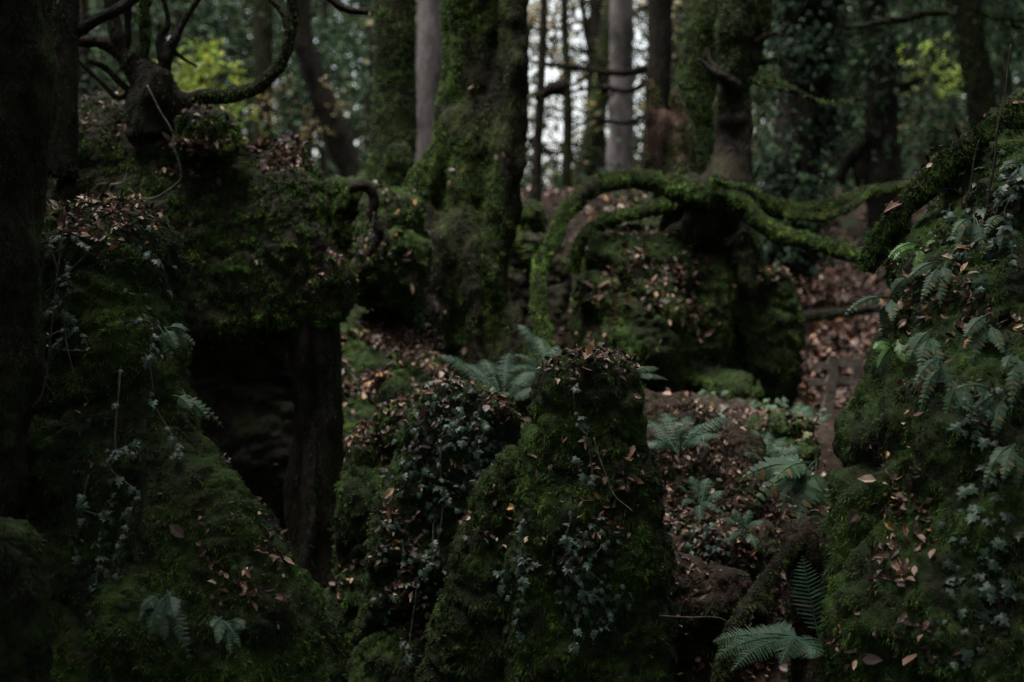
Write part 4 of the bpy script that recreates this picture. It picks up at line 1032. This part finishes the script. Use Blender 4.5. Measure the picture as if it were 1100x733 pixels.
fern('lower small polypody hanging off the left pillar boulder', (192, 425), 4.45, [(212, 446), (240, 460), (205, 440, -.06), (225, 452, -.05)], .022, 10, .010, 'poly', arch=.25, shape='poly', face=(.1, -.9, .5))
spots = [(958, 322, 4.35, 'poly', [(900, 327), (930, 352), (948, 352), (985, 300)]), (1000, 355, 4.15, 'poly', [(962, 392), (985, 415), (1010, 420), (968, 372)]), (1012, 390, 4.1, 'poly', [(975, 420), (982, 445), (1000, 455), (1028, 440)]),
         (1050, 235, 4.5, 'poly', [(1020, 280), (1040, 300), (1062, 290), (1010, 250)]), (1085, 240, 4.45, 'poly', [(1068, 275), (1085, 300), (1104, 285), (1060, 250)]), (1010, 285, 4.4, 'poly', [(970, 300), (985, 318), (1005, 330), (1035, 315)]),
         (1062, 345, 4.1, 'poly', [(1030, 375), (1050, 395), (1075, 390), (1035, 355)]), (1090, 385, 4.0, 'poly', [(1060, 410), (1075, 440), (1095, 440), (1110, 420)]), (1075, 425, 4.0, 'poly', [(1040, 450), (1058, 485), (1075, 490), (1030, 430)]),
         (1035, 410, 4.05, 'poly', [(1010, 440), (1022, 465), (1045, 455)]), (990, 268, 4.55, 'poly_bright', [(950, 275), (962, 292), (978, 300), (1000, 262)]), (1090, 480, 3.95, 'poly', [(1060, 500), (1048, 530), (1080, 535), (1100, 520)]),
         (960, 370, 4.25, 'poly_bright', [(935, 385), (948, 405), (965, 400)]), (1095, 180, 4.7, 'poly', [(1075, 200), (1090, 225), (1108, 215)])]
labs = ['polypody with a frond reaching left off the right hand mound', 'polypody drooping beneath the reaching frond on the mound', 'polypody with long hanging fronds in the middle of the mound', 'polypody high on the mound under the ridge', 'pale polypody at the frame edge high on the mound',
        'polypody below the bright green fern on the mound', 'polypody in the litter patch of the mound', 'polypody at the right edge halfway down the mound', 'polypody with dangling fronds low at the right edge', 'small polypody between the hanging fronds and the edge clump',
        'bright green fern under the fallen log on the mound', 'lowest polypody at the right edge of the mound', 'small fresh green polypody on the left flank of the mound', 'topmost polypody beside the slim bare stem']
for (sx, sy, sY, mt, tips), lb in zip(spots, labs):
    # sit the plant on the mound's surface
    xx, yy = proj(V11); d = np.hypot(xx - sx, yy - sy) + 40 * np.maximum(0, V11[:, 1] - 5.2)
    cand = np.where(d < 14)[0]
    Ys = V11[cand, 1].min() - .02 if len(cand) else sY
    fern(lb, (sx, sy), Ys, [(sx + (a - sx) * .85 + rng.normal() * 7, sy + (b - sy) * .85 + rng.normal() * 7, -.08 + rng.normal() * .04) for a, b in tips], .024, 13, .0125, mt, arch=.28, shape='poly', face=(-.25, -.8, .7))

# ------------------------------------------------------------------ light, sky and camera
SUN_EL, SUN_AZ = 76, 245        # high and soft, down through the gap shaped in the unseen canopy over the hollow
w = bpy.data.worlds.new('World'); SC.world = w; w.use_nodes = True
nt = w.node_tree; bg = nt.nodes['Background']
sky = nt.nodes.new('ShaderNodeTexSky'); sky.sky_type = 'NISHITA'; sky.sun_disc = False
sky.sun_elevation = math.radians(SUN_EL); sky.sun_rotation = math.radians(SUN_AZ)
sky.air_density = 1.6; sky.dust_density = 6.0; sky.ozone_density = 1.0; sky.altitude = 50
hs = nt.nodes.new('ShaderNodeHueSaturation'); hs.inputs['Saturation'].default_value = .35
nt.links.new(sky.outputs[0], hs.inputs['Color']); nt.links.new(hs.outputs[0], bg.inputs['Color'])
bg.inputs['Strength'].default_value = 0.085
ld = bpy.data.lights.new('sun', 'SUN'); ld.energy = 1.5; ld.angle = math.radians(30); ld.color = (1, .97, .93)
lo_ = link(bpy.data.objects.new('sun', ld))
az = math.radians(SUN_AZ)
dirv = Vector((math.sin(az) * math.cos(math.radians(SUN_EL)), math.cos(az) * math.cos(math.radians(SUN_EL)), math.sin(math.radians(SUN_EL))))
lo_.rotation_euler = dirv.to_track_quat('Z', 'Y').to_euler()
lo_.location = dirv * 40

cd = bpy.data.cameras.new('camera'); cam = link(bpy.data.objects.new('camera', cd))
cam.location = (0, 0, EYE); cam.rotation_euler = (math.radians(90), 0, 0)
cd.lens = 50; cd.sensor_width = 36; cd.clip_start = .05; cd.clip_end = 1000
cd.dof.use_dof = True; cd.dof.focus_distance = 4.7; cd.dof.aperture_fstop = 2.0
SC.camera = cam
SC.view_settings.view_transform = 'Standard'; SC.view_settings.look = 'None'
SC.view_settings.exposure = 2.5; SC.view_settings.gamma = 1
SC.cycles.max_bounces = 6; SC.cycles.diffuse_bounces = 3; SC.cycles.use_denoising = True
SC.cycles.denoising_prefilter = 'NONE'
